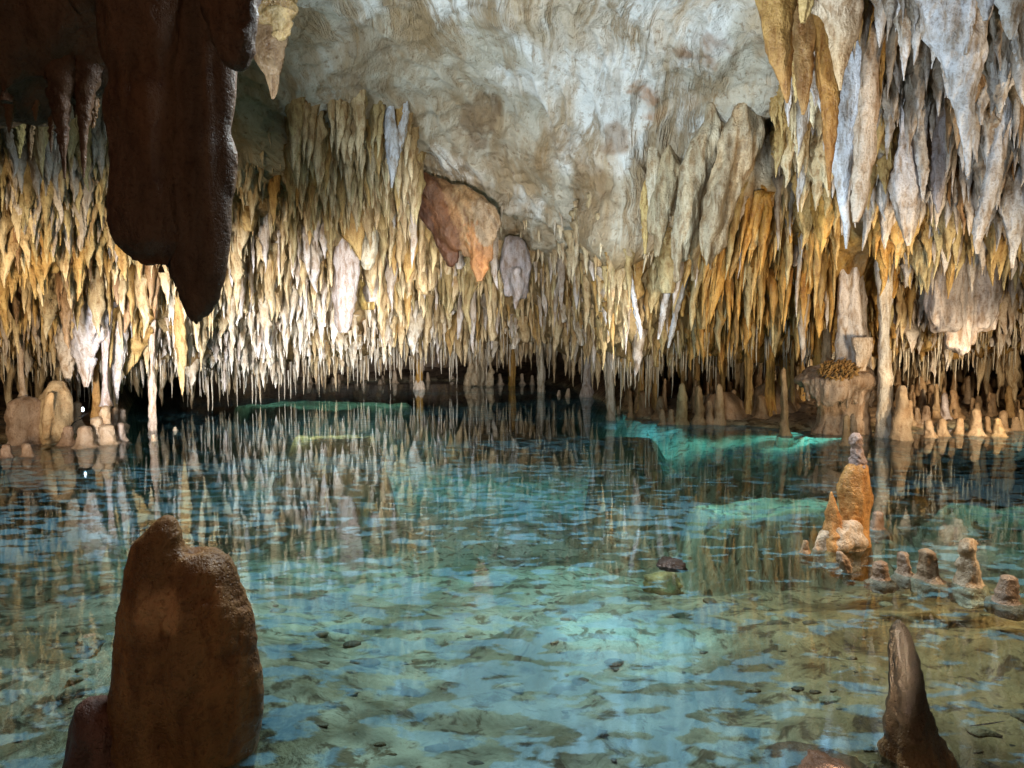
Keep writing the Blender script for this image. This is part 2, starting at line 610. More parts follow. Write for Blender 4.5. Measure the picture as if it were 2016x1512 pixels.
def region_colour(px, py, rnd):
    """mineral colour of a stalactite whose root is seen at px, py; rnd in 0..1."""
    cream = np.array([.58, .48, .31]); ochre = np.array([.50, .35, .14]); gold = np.array([.52, .31, .08]); grey = np.array([.46, .43, .42])
    lav = np.array([.56, .53, .53]); white = np.array([.74, .71, .66]); olive = np.array([.46, .39, .22]); brown = np.array([.34, .22, .12])
    if px < 330:
        if py < 470: pal = [(grey, .5), (olive, .3), (cream, .2)]
        elif py > 640 : pal = [(lav, .4), (cream, .35), (ochre, .25)]
        else: pal = [(ochre, .55), (cream, .25), (brown, .2)]
    elif px < 760:
        if py > 600: pal = [(white, .72), (cream, .18), (lav, .1)]
        elif py > 480: pal = [(cream, .7), (ochre, .15), (lav, .15)]
        else: pal = [(olive, .35), (cream, .5), (ochre, .15)]
    elif px < 1180:
        if py > 620: pal = [(cream, .6), (white, .15), (lav, .12), (ochre, .13)]
        else: pal = [(cream, .42), (olive, .30), (lav, .12), (ochre, .16)]
    elif px < 1340:
        pal = [(cream, .35), (olive, .35), (ochre, .2), (lav, .1)]
    elif px < 1760:
        if py < 430: pal = [(grey, .4), (ochre, .35), (cream, .25)]
        else: pal = [(gold, .5), (ochre, .3), (olive, .12), (lav, .08)]
    else:
        if py < 430: pal = [(lav, .45), (grey, .4), (brown, .15)]
        elif py < 560: pal = [(olive, .4), (grey, .3), (ochre, .3)]
        else: pal = [(lav, .55), (cream, .3), (ochre, .15)]
    a = 0
    for c, w in pal:
        a += w
        if rnd <= a:
            return c
    return pal[-1][0]


NAMES = [('cream', (.58, .48, .31)), ('ochre', (.50, .35, .14)), ('golden', (.52, .31, .08)), ('grey', (.46, .43, .42)), ('lavender grey', (.56, .53, .53)), ('white', (.74, .71, .66)), ('olive tan', (.46, .39, .22)), ('brown', (.34, .22, .12))]
def colour_name(c):
    return min(NAMES, key=lambda n: sum((a - b) ** 2 for a, b in zip(n[1], c)))[0]


def build_ceiling():
    us = np.r_[np.linspace(-900, -60, 60), np.linspace(-50, 2066, 620), np.linspace(2080, 3000, 60)]
    rs = np.r_[np.linspace(0, 2.9, 40), np.linspace(2.92, 8.3, 430), np.linspace(8.4, NROW - 1, 60)]
    U, R = np.meshgrid(us, rs)
    b, n, d, w, wr, wl, px, py = ceil_surface(U, R)
    v = b + n * d[:, None]
    v[:, 2] = np.maximum(v[:, 2], np.where(R.ravel() < 8.5, .25, -2))
    nu, nr = len(us), len(rs)
    i = np.arange(nr - 1)[:, None] * nu + np.arange(nu - 1)[None, :]
    i = i.ravel()
    f = np.stack([i, i + 1, i + nu + 1, i + nu], -1).tolist()
    dome = np.array([.50, .45, .36])
    pale = np.array([.76, .74, .70])
    left = np.array([.40, .37, .29])
    fo = np.array([.33, .24, .12])
    foR = np.array([.40, .25, .075])
    rt = np.array([.27, .20, .15])
    near_ = (R.ravel() > 2.5)
    pm = sstep(-.02, .16, fbm(b * .75, 4, 61) + .12 * ridged(b * np.array([1.6, .4, .4]), 3, 66) - .06 + .30 * sstep(850, 1250, px) * sstep(420, 250, py) - .25 * sstep(300, 480, py) - .2 * sstep(950, 700, px))
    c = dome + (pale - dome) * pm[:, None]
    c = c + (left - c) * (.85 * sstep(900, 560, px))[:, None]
    for (sx_, sy_, rx_, ry_, sc_, sa_) in ((945, 225, 44, 62, (.20, .13, .07), .7), (1275, 195, 50, 40, (.42, .20, .08), .8), (1215, 275, 30, 40, (.30, .17, .08), .6), (1110, 270, 50, 40, (.30, .22, .13), .4), (1180, 345, 24, 60, (.36, .24, .13), .4), (720, 120, 60, 110, (.22, .16, .09), .5)):
        q_ = 1 - ((px - sx_) / rx_) ** 2 - ((py - sy_) / ry_) ** 2 + 1.5 * fbm(b * 4.5, 4, int(sx_))
        c = c + (np.array(sc_) - c) * (sa_ * sstep(.1, .8, q_) * near_)[:, None]
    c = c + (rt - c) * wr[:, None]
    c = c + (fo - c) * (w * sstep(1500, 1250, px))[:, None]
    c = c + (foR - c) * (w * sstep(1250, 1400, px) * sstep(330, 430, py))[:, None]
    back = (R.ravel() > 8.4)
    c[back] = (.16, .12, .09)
    c[(R.ravel() < 2.9)] = (.5, .49, .46)
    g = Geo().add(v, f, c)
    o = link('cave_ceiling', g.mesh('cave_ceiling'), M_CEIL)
    tag(o, kind='structure')
    return o


# ------------------------------------------------------------------ pool floor and banks (structure)
SHORE = [(-900, 6.0), (-300, 7.6), (0, 9.0), (120, 9.3), (235, 9.7), (275, 19), (330, 22), (1040, 24), (1110, 21), (1165, 17), (1215, 14), (1265, 12.3), (1350, 11.6), (1500, 11.0), (1600, 10.6), (1740, 10.4), (1850, 10.9), (2016, 11.0), (2400, 8.6), (3000, 6.0)]


def floor_h(x, y):
    x = np.asarray(x, float)
    y = np.asarray(y, float)
    px = 1008 + F * x / np.maximum(y, 1.0)
    s = interp(px, SHORE) - np.maximum(y, 0)           # >0 in the pool
    p = np.stack([x, y, x * 0], -1)
    deep = -(.22 + 1.15 * sstep(3.0, 8.5, y) * sstep(4.2, 1.0, x - .22 * y) + .25 * fbm(p * .45, 3, 50))
    shallow = sstep(.2, 3.6, s)
    z = (-.05) + (deep + .05) * shallow
    z = np.where(s < .2, -.05 + np.where(x > 0, .21, .13) * np.minimum(.2 - s, 6) ** .8, z)
    for (sx_, sy_, rx_, ry_, h_) in ((-2.7, 10.4, .9, .35, -.10), (-4.3, 16.2, 2.6, 1.3, -.14), (2.45, 6.15, 1.0, .38, -.13), (4.5, 6.1, .7, .35, -.12), (.62, 3.9, .62, .30, -.30), (1.75, 10.2, .5, .5, -.08)):
        q_ = 1 - np.sqrt(((x - sx_) / rx_) ** 2 + ((y - sy_) / ry_) ** 2) + .45 * fbm(p * 2.2, 4, int(sx_ * 10))
        k_ = sstep(-.35, .35, q_)
        z = np.where(z < h_, z + (h_ - z) * k_, z)
    z += .10 * fbm(p * 1.5, 4, 53) * sstep(-.2, .6, np.abs(s) + .1) + .03 * fbm(p * 6, 3, 57)
    return z


def build_floor():
    xs = np.r_[np.linspace(-22, -9, 50), np.linspace(-8.9, 8.9, 300), np.linspace(9, 22, 50)]
    ys = np.r_[np.linspace(-6, .8, 24), np.linspace(.9, 13, 330), np.linspace(13.1, 32, 130)]
    X, Y = np.meshgrid(xs, ys)
    x, y = X.ravel(), Y.ravel()
    z = floor_h(x, y)
    nu, nr = len(xs), len(ys)
    i = (np.arange(nr - 1)[:, None] * nu + np.arange(nu - 1)[None, :]).ravel()
    f = np.stack([i, i + 1, i + nu + 1, i + nu], -1).tolist()
    silt = np.array([.44, .39, .26])
    warm = np.array([.42, .25, .10])
    mud = np.array([.24, .16, .10])
    c = silt + (warm - silt) * (sstep(.25, 1.5, x - .08 * y + .3 * fbm(np.stack([x, y, x * 0], -1) * .9, 3, 77)) * sstep(7.0, 4.2, y))[:, None]
    c = c + (mud - c) * sstep(-.02, .12, z)[:, None]
    o = link('pool_floor', Geo().add(np.stack([x, y, z], -1), f, c).mesh('pool_floor'), M_FLOOR)
    tag(o, kind='structure')


def build_water():
    g = Geo()
    xs, ys = np.linspace(-22, 22, 23), np.linspace(-6, 32, 20)
    X, Y = np.meshgrid(xs, ys)
    nu, nr = len(xs), len(ys)
    i = (np.arange(nr - 1)[:, None] * nu + np.arange(nu - 1)[None, :]).ravel()
    f = np.stack([i, i + 1, i + nu + 1, i + nu], -1).tolist()
    g.add(np.stack([X.ravel(), Y.ravel(), X.ravel() * 0], -1), f, (.5, .6, .6))
    o = link('water', g.mesh('water'), M_WATER)
    tag(o, kind='structure')


build_ceiling()
build_floor()
build_water()

# ------------------------------------------------------------------ random stalactite forest
TIP_LINE = [(-300, 690), (0, 705), (90, 740), (130, 775), (200, 770), (240, 745), (300, 735), (360, 765), (420, 770), (500, 762), (560, 750), (640, 735), (720, 728), (800, 720), (900, 712), (1000, 705), (1100, 703),
            (1180, 730), (1240, 760), (1290, 740), (1350, 725), (1450, 722), (1600, 705), (1700, 700), (1760, 715), (1850, 722), (1950, 710), (2016, 700), (2400, 690)]


def spike(root, L, r, seed, kind='carrot', lean=(0, 0), flat=1.0, rings=14, seg=9, up=False, **kw):
    t = np.linspace(0, 1, 8)
    if kind == 'carrot':
        prof = np.array([1.1, .76, .74, .80, .68, .46, .24, .03])
    elif kind == 'cone':
        prof = np.array([1.5, 1.08, .88, .68, .50, .33, .17, .03])
    elif kind == 'blade':
        prof = np.array([1.25, 1.15, 1.05, .92, .74, .52, .27, .04])
    elif kind == 'long':
        prof = np.array([1.5, .92, .74, .62, .52, .42, .30, .05])
    elif kind == 'finger':
        prof = np.array([1.12, 1.03, .98, .94, .88, .80, .60, .06])
    elif kind == 'fat':
        prof = np.array([1.25, 1.12, 1.0, .88, .75, .62, .45, .06])
    elif kind == 'stub':
        prof = np.array([1.25, 1.0, .92, .86, .82, .76, .66, .40])
    else:
        prof = np.array([.9, .9, .8, .7, .6, .5, .4, .2])
    if kind in ('finger', 'fat'):
        t = np.array([0, .2, .4, .6, .78, .9, .97, 1.0])
    s = 1 if up else -1
    wob = np.cumsum(rng.normal(0, .13, (8, 2)), 0) * r
    path = np.stack([root[0] + lean[0] * t * L + wob[:, 0], root[1] + lean[1] * t * L + wob[:, 1], root[2] + s * t * L], -1)
    v, f, c = tube(path, r * prof, r * prof * flat, rings=rings, seg=seg, seed=seed, **kw)
    return v, f if s < 0 else [q[::-1] for q in f], c


class Item: pass
items = []


def sample_forest():
    # dense fringe: jittered rows over the profile
    seed = 100
    py = 330.0
    cells = []
    u = -40.0
    for (p0, p1, step_x, step_y) in ((255, 520, 17, 22), (520, 640, 13, 18), (640, 735, 12, 15)):
        y = p0
        while y < p1:
            x = -400 + random.random() * step_x
            while x < 2500:
                cells.append((x + random.uniform(-.45, .45) * step_x, y + random.uniform(-.5, .5) * step_y))
                x += step_x * (1 if -40 < x < 2060 else 1.5)
            y += step_y
    # upper hanging masses, left and right
    for _ in range(120):
        cells.append((random.uniform(-20, 235), random.uniform(170, 440)))
    for _ in range(190):
        cells.append((random.uniform(1560, 2160), random.uniform(-40, 430)))
    for _ in range(16):
        cells.append((random.uniform(600, 790), random.uniform(190, 330)))
    for _ in range(650):
        x = random.uniform(235, 1580)
        cells.append((x, float(interp(x, FOREST_TOP)) - random.uniform(0, 150)))
    for _ in range(70):
        x = random.uniform(1250, 1520)
        cells.append((x, random.uniform(440 - (x - 1250) * .9, 520)))
    return cells


cells = sample_forest()
# project candidate roots on the displaced surface: a fine lookup of the ceiling in picture space
lu = np.linspace(-440, 2560, 601)
lr = np.linspace(2.9, 8.6, 420)
LU, LR = np.meshgrid(lu, lr)
_b, _n, _d, _w, *_ = ceil_surface(LU, LR)
SV = (_b + _n * _d[:, None])
spx, spy = pix(SV)
SV = SV.reshape(len(lr), len(lu), 3)
spx, spy = spx.reshape(len(lr), len(lu)), spy.reshape(len(lr), len(lu))


def root_at(px, py):
    j = int(np.clip(np.searchsorted(lu, px), 0, len(lu) - 1))
    k = int(np.argmin(np.abs(spy[:, j] - py)))
    return SV[k, j], spy[k, j]


def kept_clear(px, py):
    for a, b, y0, y1, k in ((1640, 1724, 330, 720, 1), (1835, 1968, 430, 640, 1), (652, 708, 430, 640, .9), (815, 985, 330, 440, .2), (985, 1048, 430, 575, .6), (1500, 1566, 470, 720, .6), (1226, 1266, 480, 640, .7), (1310, 1362, 500, 640, .6)):
        if a < px < b and y0 < py < y1 and random.random() < k:
            return True
    return False


for (px, py) in cells:
    if kept_clear(px, py):
        continue
    ftop = float(interp(px, FOREST_TOP))
    upper = py < ftop
    region = 'fringe'
    if upper:
        if px < 240: region = 'left'
        elif px > 1540: region = 'right'
        elif 560 < px < 800 and py > 60: region = 'flute'
        elif py > ftop - 150 and random.random() < (1 - (ftop - py) / 150) ** 2.0 * .75: region = 'nub'
        else: continue
    tipl = float(interp(px, TIP_LINE))
    root, ry = root_at(px, py)
    if root[2] < .5 or abs(ry - py) > 30:
        continue
    D = root[1]
    depth_frac = np.clip((py - ftop) / max(60., tipl - ftop), 0, 1)
    if region == 'fringe':
        Lp = random.choice([random.uniform(35, 80), random.uniform(50, 140)]) * (1.0 - .2 * depth_frac)
        wp = Lp * random.uniform(.055, .125)
        if px > 1330 and px < 1760: Lp *= 1.35; wp *= .95
        if random.random() < .12: Lp *= 1.55; wp *= 1.5
        if random.random() < .25: Lp *= .6; wp *= .75
        wide = random.random() < .06
        if random.random() < .10: kind_ = 'stub'; Lp *= .6; wp *= 1.15
        else: kind_ = None
        if wide: wp *= 2.1; Lp *= 1.15
        kind = random.choice(['carrot', 'carrot', 'cone', 'long', 'long', 'blade'])
        if wide: kind = 'blade'
        if kind_: kind = kind_
    elif region == 'nub':
        k_ = 1 - (ftop - py) / 170
        Lp = random.uniform(22, 80) * (.35 + .65 * k_); wp = Lp * random.uniform(.10, .2); kind = random.choice(['cone', 'blade', 'cone', 'long'])
    elif region == 'flute':
        Lp = random.uniform(60, 150); wp = Lp * random.uniform(.07, .11); kind = 'blade'
    else:
        Lp = random.uniform(70, 190); wp = Lp * random.uniform(.08, .14); kind = random.choice(['cone', 'carrot', 'blade', 'cone'])
    lim = tipl + 18 + 14 * math.sin(px * .045) * math.sin(px * .017 + 1) + (random.uniform(-150, -50) if random.random() < .2 else random.uniform(-70, 8))
    if region == 'fringe' and py + Lp > lim:
        Lp = lim - py
    if Lp < 16: continue
    it = Item()
    it.px, it.py, it.D, it.L = px, py, D, Lp * D / F
    it.r = max(.02, wp * D / F)
    it.r = min(it.r, it.L * .26)
    it.root = root + np.array([0, .06, .05 + it.r * .6])
    it.kind, it.region = kind, region
    it.col = region_colour(px, py + Lp * .5, random.random())
    if region == 'nub':
        it.col = it.col * .35 + np.array([.47, .43, .34]) * .65
        it.root = it.root + np.array([0, .14, .16])
        it.L += .16
    it.size = Lp * wp * (1.25 if region != 'flute' else .8)
    it.seed = len(items) + 3
    it.tip = py + Lp
    if it.root[2] + 0 - it.L < .04:
        it.L = it.root[2] - .04
    items.append(it)

items.sort(key=lambda i: -i.size)
N_SOLO = 190
shown = [i for i in items if -15 < i.px < 2030]
solo = shown[:N_SOLO]
mass = shown[N_SOLO:] + [i for i in items if not -15 < i.px < 2030]
for it in solo:                                              # lesser drips crowding the roots of the big ones
    for q in range(random.randint(4, 8)):
        j = Item()
        a = random.uniform(0, 6.28)
        j.px, j.py, j.D = it.px, it.py, it.D
        j.L, j.r = it.L * random.uniform(.25, .7), it.r * random.uniform(.25, .6)
        j.root = it.root + np.array([math.cos(a) * it.r * 1.1, math.sin(a) * it.r * .9, 0])
        j.kind, j.region, j.col, j.seed = random.choice(['cone', 'carrot', 'long']), it.region, it.col * random.uniform(.85, 1.1), it.seed * 7 + q
        mass.append(j)


def item_geo(it, hi):
    c = it.col * random.uniform(.85, 1.15)
    crusty = 340 < it.px < 760 and it.py > 560
    return spike(it.root, it.L, it.r, it.seed, it.kind, lean=(random.uniform(-.05, .05) + (-.13 if 1240 < it.px < 1530 and it.py < 500 else 0), random.uniform(-.03, .03)), flat=random.uniform(.75, 1.3) if it.kind != 'blade' else random.uniform(.4, .6),
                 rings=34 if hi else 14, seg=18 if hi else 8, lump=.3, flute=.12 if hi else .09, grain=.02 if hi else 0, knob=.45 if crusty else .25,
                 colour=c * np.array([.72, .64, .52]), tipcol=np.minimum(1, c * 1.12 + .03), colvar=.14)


g = Geo()
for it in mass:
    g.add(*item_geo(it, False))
bu = np.random.default_rng(5)
for k in range(620):                                         # growth behind the lip, over the dark back of the pool
    u_, r_ = bu.uniform(-20, 2040), bu.uniform(8.3, 9.75)
    b_ = ceil_base(np.array([u_]), np.array([r_]))[0]
    L_ = min(b_[2] - .05, bu.uniform(.3, 1.1))
    if L_ < .1: continue
    c_ = np.array([.48, .38, .25]) * bu.uniform(.6, 1.4)
    g.add(*spike(b_ + np.array([0, 0, .15]), L_ + .15, bu.uniform(.04, .13), 5000 + k, random.choice(['cone', 'carrot', 'long']), rings=12, seg=8, lump=.3, flute=.08, knob=.2, colour=c_, tipcol=c_ * 1.1))
o = link('small_stalactites', g.mesh('small_stalactites'), M_STONE)
tag(o, 'countless small stalactites crowding the low ceiling above the water', 'stalactites', kind='stuff')

ZONES = [(-60, 120, 'above the rounded bank mound'), (120, 215, 'above the pale boulder fingers'), (215, 345, 'behind the dark hanging slab'), (345, 480, 'over the long ochre pendant'),
         (480, 640, 'in the brightest white fringe'), (640, 800, 'around the smooth lavender curtain'), (800, 985, 'under and beside the rust brown fins'), (985, 1130, 'around the lavender clump'), (1130, 1300, 'above the two pale columns'),
         (1300, 1420, 'near the slanting white slivers'), (1420, 1560, 'in the golden curtain'), (1560, 1700, 'around the pedestal column'), (1700, 1850, 'above the tall grey shore column'), (1850, 2080, 'above the crowded stalagmites')]
by = {}
for it in solo:
    zone = next((z for a, b, z in ZONES if a <= it.px < b), 'along the cave wall')
    lvl = 'high up' if it.tip < 470 else 'low' if it.tip > 640 else 'midway up'
    by.setdefault((zone, lvl, colour_name(it.col)), []).append(it)
gi = 0
for (zone, lvl, cn), its in by.items():
    its.sort(key=lambda i: -i.size)
    for k, it in enumerate(its):
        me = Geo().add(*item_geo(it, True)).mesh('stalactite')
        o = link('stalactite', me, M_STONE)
        size = 'largest ' if k == 0 and len(its) > 1 else ''
        if len(its) == 1: lab = f'lone {cn} stalactite hanging {lvl} {zone}'
        elif k == 0: lab = f'largest {cn} stalactite hanging {lvl} {zone}'
        elif k == 1 and len(its) == 2: lab = f'smaller {cn} stalactite hanging {lvl} {zone}'
        else: lab = f'slim {cn} stalactite hanging {lvl} {zone}'
        tag(o, lab, 'stalactite', f'{cn} stalactites {lvl} {zone}')

# soda straws: hair-thin tubes along the lowest fringe
g = Geo()
for k in range(900):
    px = random.uniform(-20, 2040)
    tl = float(interp(px, TIP_LINE))
    py = tl - random.uniform(8, 75)
    root, ry = root_at(px, min(py, 700))
    if root[2] < .3: continue
    D = root[1] - random.uniform(-.3, .25)
    p = P(px, py, D)
    if p[2] < .2: continue
    L = min(random.choice([random.uniform(10, 35), random.uniform(10, 75)]) * D / F, p[2] - .05)
    r = random.uniform(1.0, 2.0) * D / F
    c = np.array([.66, .61, .52]) * random.uniform(.6, 1.05)
    path = [p + np.array([0, 0, .12]), p, p - np.array([random.uniform(-.01, .01), 0, L * .6]), p - np.array([random.uniform(-.012, .012), 0, L])]
    g.add(*tube(path, [r * 1.6, r * 1.1, r * .8, r * .35], rings=7, seg=5, seed=k, lump=.1, flute=0, colour=c, colvar=.05))
o = link('soda_straws', g.mesh('soda_straws'), M_STONE)
tag(o, 'hair thin white soda straws dripping from the lowest fringe', 'soda straws', kind='stuff')

# ------------------------------------------------------------------ singled-out formations
CREAM, OCHRE, GOLD, GREY, LAV, WHITE, TAN, RUST = (.60, .53, .40), (.48, .31, .11), (.52, .30, .08), (.42, .39, .38), (.58, .55, .60), (.72, .70, .68), (.46, .36, .22), (.26, .12, .05)
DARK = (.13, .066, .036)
sd = [900]


def ceiling_row(px, D):
    """photo row at which the ceiling in column px is D metres away"""
    j = int(np.clip(np.searchsorted(lu, px), 0, len(lu) - 1))
    col = SV[:250, j, 1]
    return float(spy[int(np.argmin(np.abs(col - D))), j])


def hang(rows, fwd=.04):
    r0 = rows[0]
    px = (r0[1] + r0[2]) / 2
    p, _ = root_at(px, r0[0])
    w = (r0[2] - r0[1])
    return [(r0[0] - 34 - w * .3, px - w * .16, px + w * .16)] + list(rows), p[1] - fwd


def hero(name, rows, D, label, cat, colour, tip=None, depth=.7, mat=None, group=None, rings=44, seg=22, lump=.12, flute=.09, grain=.02, knob=.08, parent=None, **kw):
    sd[0] += 1
    if D == 'hang':
        rows, D = hang(rows)
    v, f, c = loft_rows(rows, D, depth, rings=rings, seg=seg, seed=sd[0], lump=lump, flute=flute, grain=grain, knob=knob, colour=colour, tipcol=tip, **kw)
    o = link(name, Geo().add(v, f, c).mesh(name), mat or M_STONE, parent)
    if parent is None:
        tag(o, label, cat, group)
    elif label:
        o['label'] = label
    return o


def solid(name, parts, voxel, label=None, cat=None, mat=None, disp=(), parent=None, group=None, smooth=3, patches=()):
    """several overlapping solids fused into one continuous stone; disp = [(amplitude, frequency xyz)]"""
    v, f, c, n = remesh(parts, voxel, smooth)
    for k, (a, fr) in enumerate(disp):
        fr = np.asarray(fr, float)
        v = v + n * (a * fbm(v @ fr if fr.ndim == 2 else v * fr, 3, 70 + k))[:, None]
    if disp:
        fr = np.asarray(disp[0][1], float)
        w_ = fbm(v @ (fr * 1.6) if fr.ndim == 2 else v * fr * np.array([1.7, 1.7, .6]), 4, 90)
        c = c * (1 + .55 * w_)[:, None] * (1 + np.array([.0, -.10, -.22]) * np.maximum(0, w_)[:, None])
    for (px, py, D, r) in patches:                           # round crusts of paler pitted calcite
        d2 = np.linalg.norm((v - P(px, py, D)) * np.array([1, .6, 1]), axis=1)
        k = sstep(1.15, .55, d2 / r + .5 * fbm(v * 30, 3, 7))
        c = c * (1 + k * 1.0)[:, None] + (k * .05)[:, None]
        v = v + n * (k * .012 * fbm(v * 90, 3, 9))[:, None]
    o = link(name, Geo().add(v, f, c).mesh(name), mat or M_STONE, parent)
    if parent is None:
        tag(o, label, cat, group)
    return o


def root_empty(name, loc, label, cat, group=None):
    o = bpy.data.objects.new(name, None)
    o.empty_display_size = .1
    COL.objects.link(o)
    o.location = loc
    tag(o, label, cat, group)
    return o


def adopt(parent, *kids):
    bpy.context.view_layer.update()
    for k in kids:
        k.parent = parent
        k.matrix_parent_inverse = parent.matrix_world.inverted()


R = dict(lump=.05, flute=.02)
# --- the dark hanging slab, its fin and the lobe in front of it
drips = [loft_rows([(480, x - 9, x + 9), (512, x - 7, x + 7), (528 + dy, x - 2.5, x + 2.5)], 3.3, 1, rings=14, seg=10, seed=150 + x, lump=.2, colour=DARK) for x, dy in ((262, -8), (276, 2), (290, 12), (303, 4), (318, 16), (332, 6))]
slab = root_empty('hanging_slab', P(340, 0, 3.3), 'huge dark brown flowstone slab hanging over the pool, ending in a pointed fin', 'stalactite')
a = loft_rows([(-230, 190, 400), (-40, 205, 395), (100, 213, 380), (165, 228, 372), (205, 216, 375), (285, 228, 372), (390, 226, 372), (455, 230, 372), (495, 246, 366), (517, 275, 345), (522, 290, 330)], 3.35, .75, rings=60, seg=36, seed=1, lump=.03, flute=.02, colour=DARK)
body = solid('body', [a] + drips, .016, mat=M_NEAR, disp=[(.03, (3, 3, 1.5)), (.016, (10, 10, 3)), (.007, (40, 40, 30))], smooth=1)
b_ = loft_rows([(-230, 310, 500), (-40, 305, 490), (110, 300, 470), (200, 296, 466), (275, 300, 461), (286, 302, 465), (400, 305, 461), (480, 318, 456), (530, 328, 450), (570, 345, 440), (605, 358, 426), (628, 372, 404), (638, 382, 390)], 3.34, .32, rings=70, seg=36, seed=2, lump=.02, flute=.02, colour=(.12, .068, .042))
fin = solid('fin', [b_], .02, mat=M_NEAR, disp=[(.012, (16, 16, .5)), (.006, (60, 60, 2))])
for o_ in (body, fin):
    for k in ('label', 'category'):
        if k in o_: del o_[k]
adopt(slab, body, fin)

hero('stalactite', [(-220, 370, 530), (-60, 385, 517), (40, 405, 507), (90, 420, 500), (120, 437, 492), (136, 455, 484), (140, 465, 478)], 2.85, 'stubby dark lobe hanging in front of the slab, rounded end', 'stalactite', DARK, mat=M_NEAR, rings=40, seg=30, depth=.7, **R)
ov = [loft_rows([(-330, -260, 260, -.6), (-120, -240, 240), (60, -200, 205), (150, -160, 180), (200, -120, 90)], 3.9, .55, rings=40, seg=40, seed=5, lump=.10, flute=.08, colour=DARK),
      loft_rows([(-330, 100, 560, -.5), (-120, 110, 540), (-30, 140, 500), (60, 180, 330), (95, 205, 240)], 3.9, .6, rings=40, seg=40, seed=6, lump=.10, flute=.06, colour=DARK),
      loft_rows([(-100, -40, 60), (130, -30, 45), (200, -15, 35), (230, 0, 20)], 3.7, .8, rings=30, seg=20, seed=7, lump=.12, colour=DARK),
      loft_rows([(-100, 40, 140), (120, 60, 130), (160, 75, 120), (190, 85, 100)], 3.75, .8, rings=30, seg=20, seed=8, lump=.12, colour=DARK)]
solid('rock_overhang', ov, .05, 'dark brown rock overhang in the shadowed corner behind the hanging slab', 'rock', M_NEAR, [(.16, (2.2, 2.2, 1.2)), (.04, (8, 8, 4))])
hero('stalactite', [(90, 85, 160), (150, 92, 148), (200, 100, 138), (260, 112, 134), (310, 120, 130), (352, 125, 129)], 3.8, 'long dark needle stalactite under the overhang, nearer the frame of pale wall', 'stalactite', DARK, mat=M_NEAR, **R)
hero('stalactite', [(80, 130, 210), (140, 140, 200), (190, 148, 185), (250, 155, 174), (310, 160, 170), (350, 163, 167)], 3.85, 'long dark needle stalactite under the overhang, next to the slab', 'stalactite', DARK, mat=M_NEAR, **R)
hero('stalactite', [(120, 175, 205), (180, 178, 196), (230, 178, 190), (252, 180, 186)], 4.1, 'short reddish brown stub beside the dark needle stalactites', 'stalactite', (.24, .12, .05), mat=M_NEAR, **R)
hero('stalactite', [(150, 35, 90), (200, 45, 72), (250, 52, 66), (300, 56, 63), (315, 58, 61)], 4.3, 'short shadowed stalactite at the outer end of the overhang', 'stalactite', (.22, .14, .07), mat=M_NEAR, **R)
for (x, y0, y1, w, D, c) in ((18, 150, 262, 22, 3.85, .9), (70, 150, 238, 18, 3.9, 1.3), (100, 140, 300, 14, 4.0, 1.1), (148, 130, 232, 14, 4.0, 1.6), (196, 90, 196, 16, 4.05, 1.2), (214, 60, 150, 12, 4.1, 1.5)):
    hero('stalactite', [(y0 - 40, x - w * 1.5, x + w * 1.5), (y0, x - w, x + w), (y0 + (y1 - y0) * .4, x - w * .55, x + w * .55), (y0 + (y1 - y0) * .8, x - w * .25, x + w * .25), (y1, x - 1.5, x + 1.5)], D, 'small dark reddish point along the edge of the overhang', 'stalactite', np.array((.15, .08, .04)) * c, mat=M_NEAR, group='small points along the overhang edge')
hero('stalactite', [(170, 10, 60), (230, 22, 52), (280, 30, 45), (312, 36, 40)], 5.0, 'ochre olive pendant lit behind the dark overhang', 'stalactite', (.34, .26, .10), **R)
# ochre knobby shelf and brown drape at the top, behind the slab
sh = [loft_rows([(-120, 490, 600), (-20, 500, 585), (20, 503, 578), (45, 508, 576)], 5.2, .8, rings=24, seg=24, seed=11, knob=.2, colour=(.24, .15, .06)), loft_rows([(20, 525, 575), (55, 530, 572), (75, 540, 562), (80, 548, 556)], 5.1, .8, rings=20, seg=20, seed=12, knob=.3, colour=(.24, .16, .07))]
solid('knobbly_shelf', sh, .02, 'knobbly ochre rock shelf peeking out above the dark slab', 'rock', M_STONE, [(.06, (7, 7, 12))])
hero('drapery', [(-60, 480, 590), (60, 495, 568), (110, 500, 560), (150, 522, 550), (185, 532, 545), (195, 535, 540)], 5.7, 'smooth brown drapery tapering down behind the knobbly shelf', 'drapery', (.15, .09, .045), depth=.4, **R)

# --- middle of the cave: fang, fins, lavender clump
fang = root_empty('stalactite', P(778, 190, 10.6), 'blue white forked fang stalactite hanging alone on the dome edge', 'stalactite')
k1 = hero('prong', [(215, 760, 776), (250, 757, 780), (280, 759, 784), (310, 763, 785), (345, 767, 778), (370, 770, 773)], 'hang', None, None, (.46, .48, .52), parent=fang)
k2 = hero('prong', [(205, 792, 804), (235, 786, 804), (265, 779, 798), (300, 774, 790), (335, 771, 779)], 'hang', None, None, (.46, .48, .52), parent=fang)
adopt(fang, k1, k2)
ST = np.array([[13, .9, 2.], [2., 2., 2.], [10, -1.1, 2.]]) * .8            # strata run down along the fins
def fin_stone(lofts, label, disp=.05):
    ps = []
    _, D0 = hang(lofts[0][0], 0)
    for i, (rows, off, dep, c) in enumerate(lofts):
        rows, D = rows, D0 + .30 - (off - lofts[0][1])
        ps.append(loft_rows(rows, D, dep, rings=40, seg=26, seed=130 + i + len(label), lump=.12, flute=.05, colour=c))
    return solid('drapery', ps, .035, label, 'drapery', M_STONE, [(disp, ST), (.035, (6, 6, 6))], smooth=2)


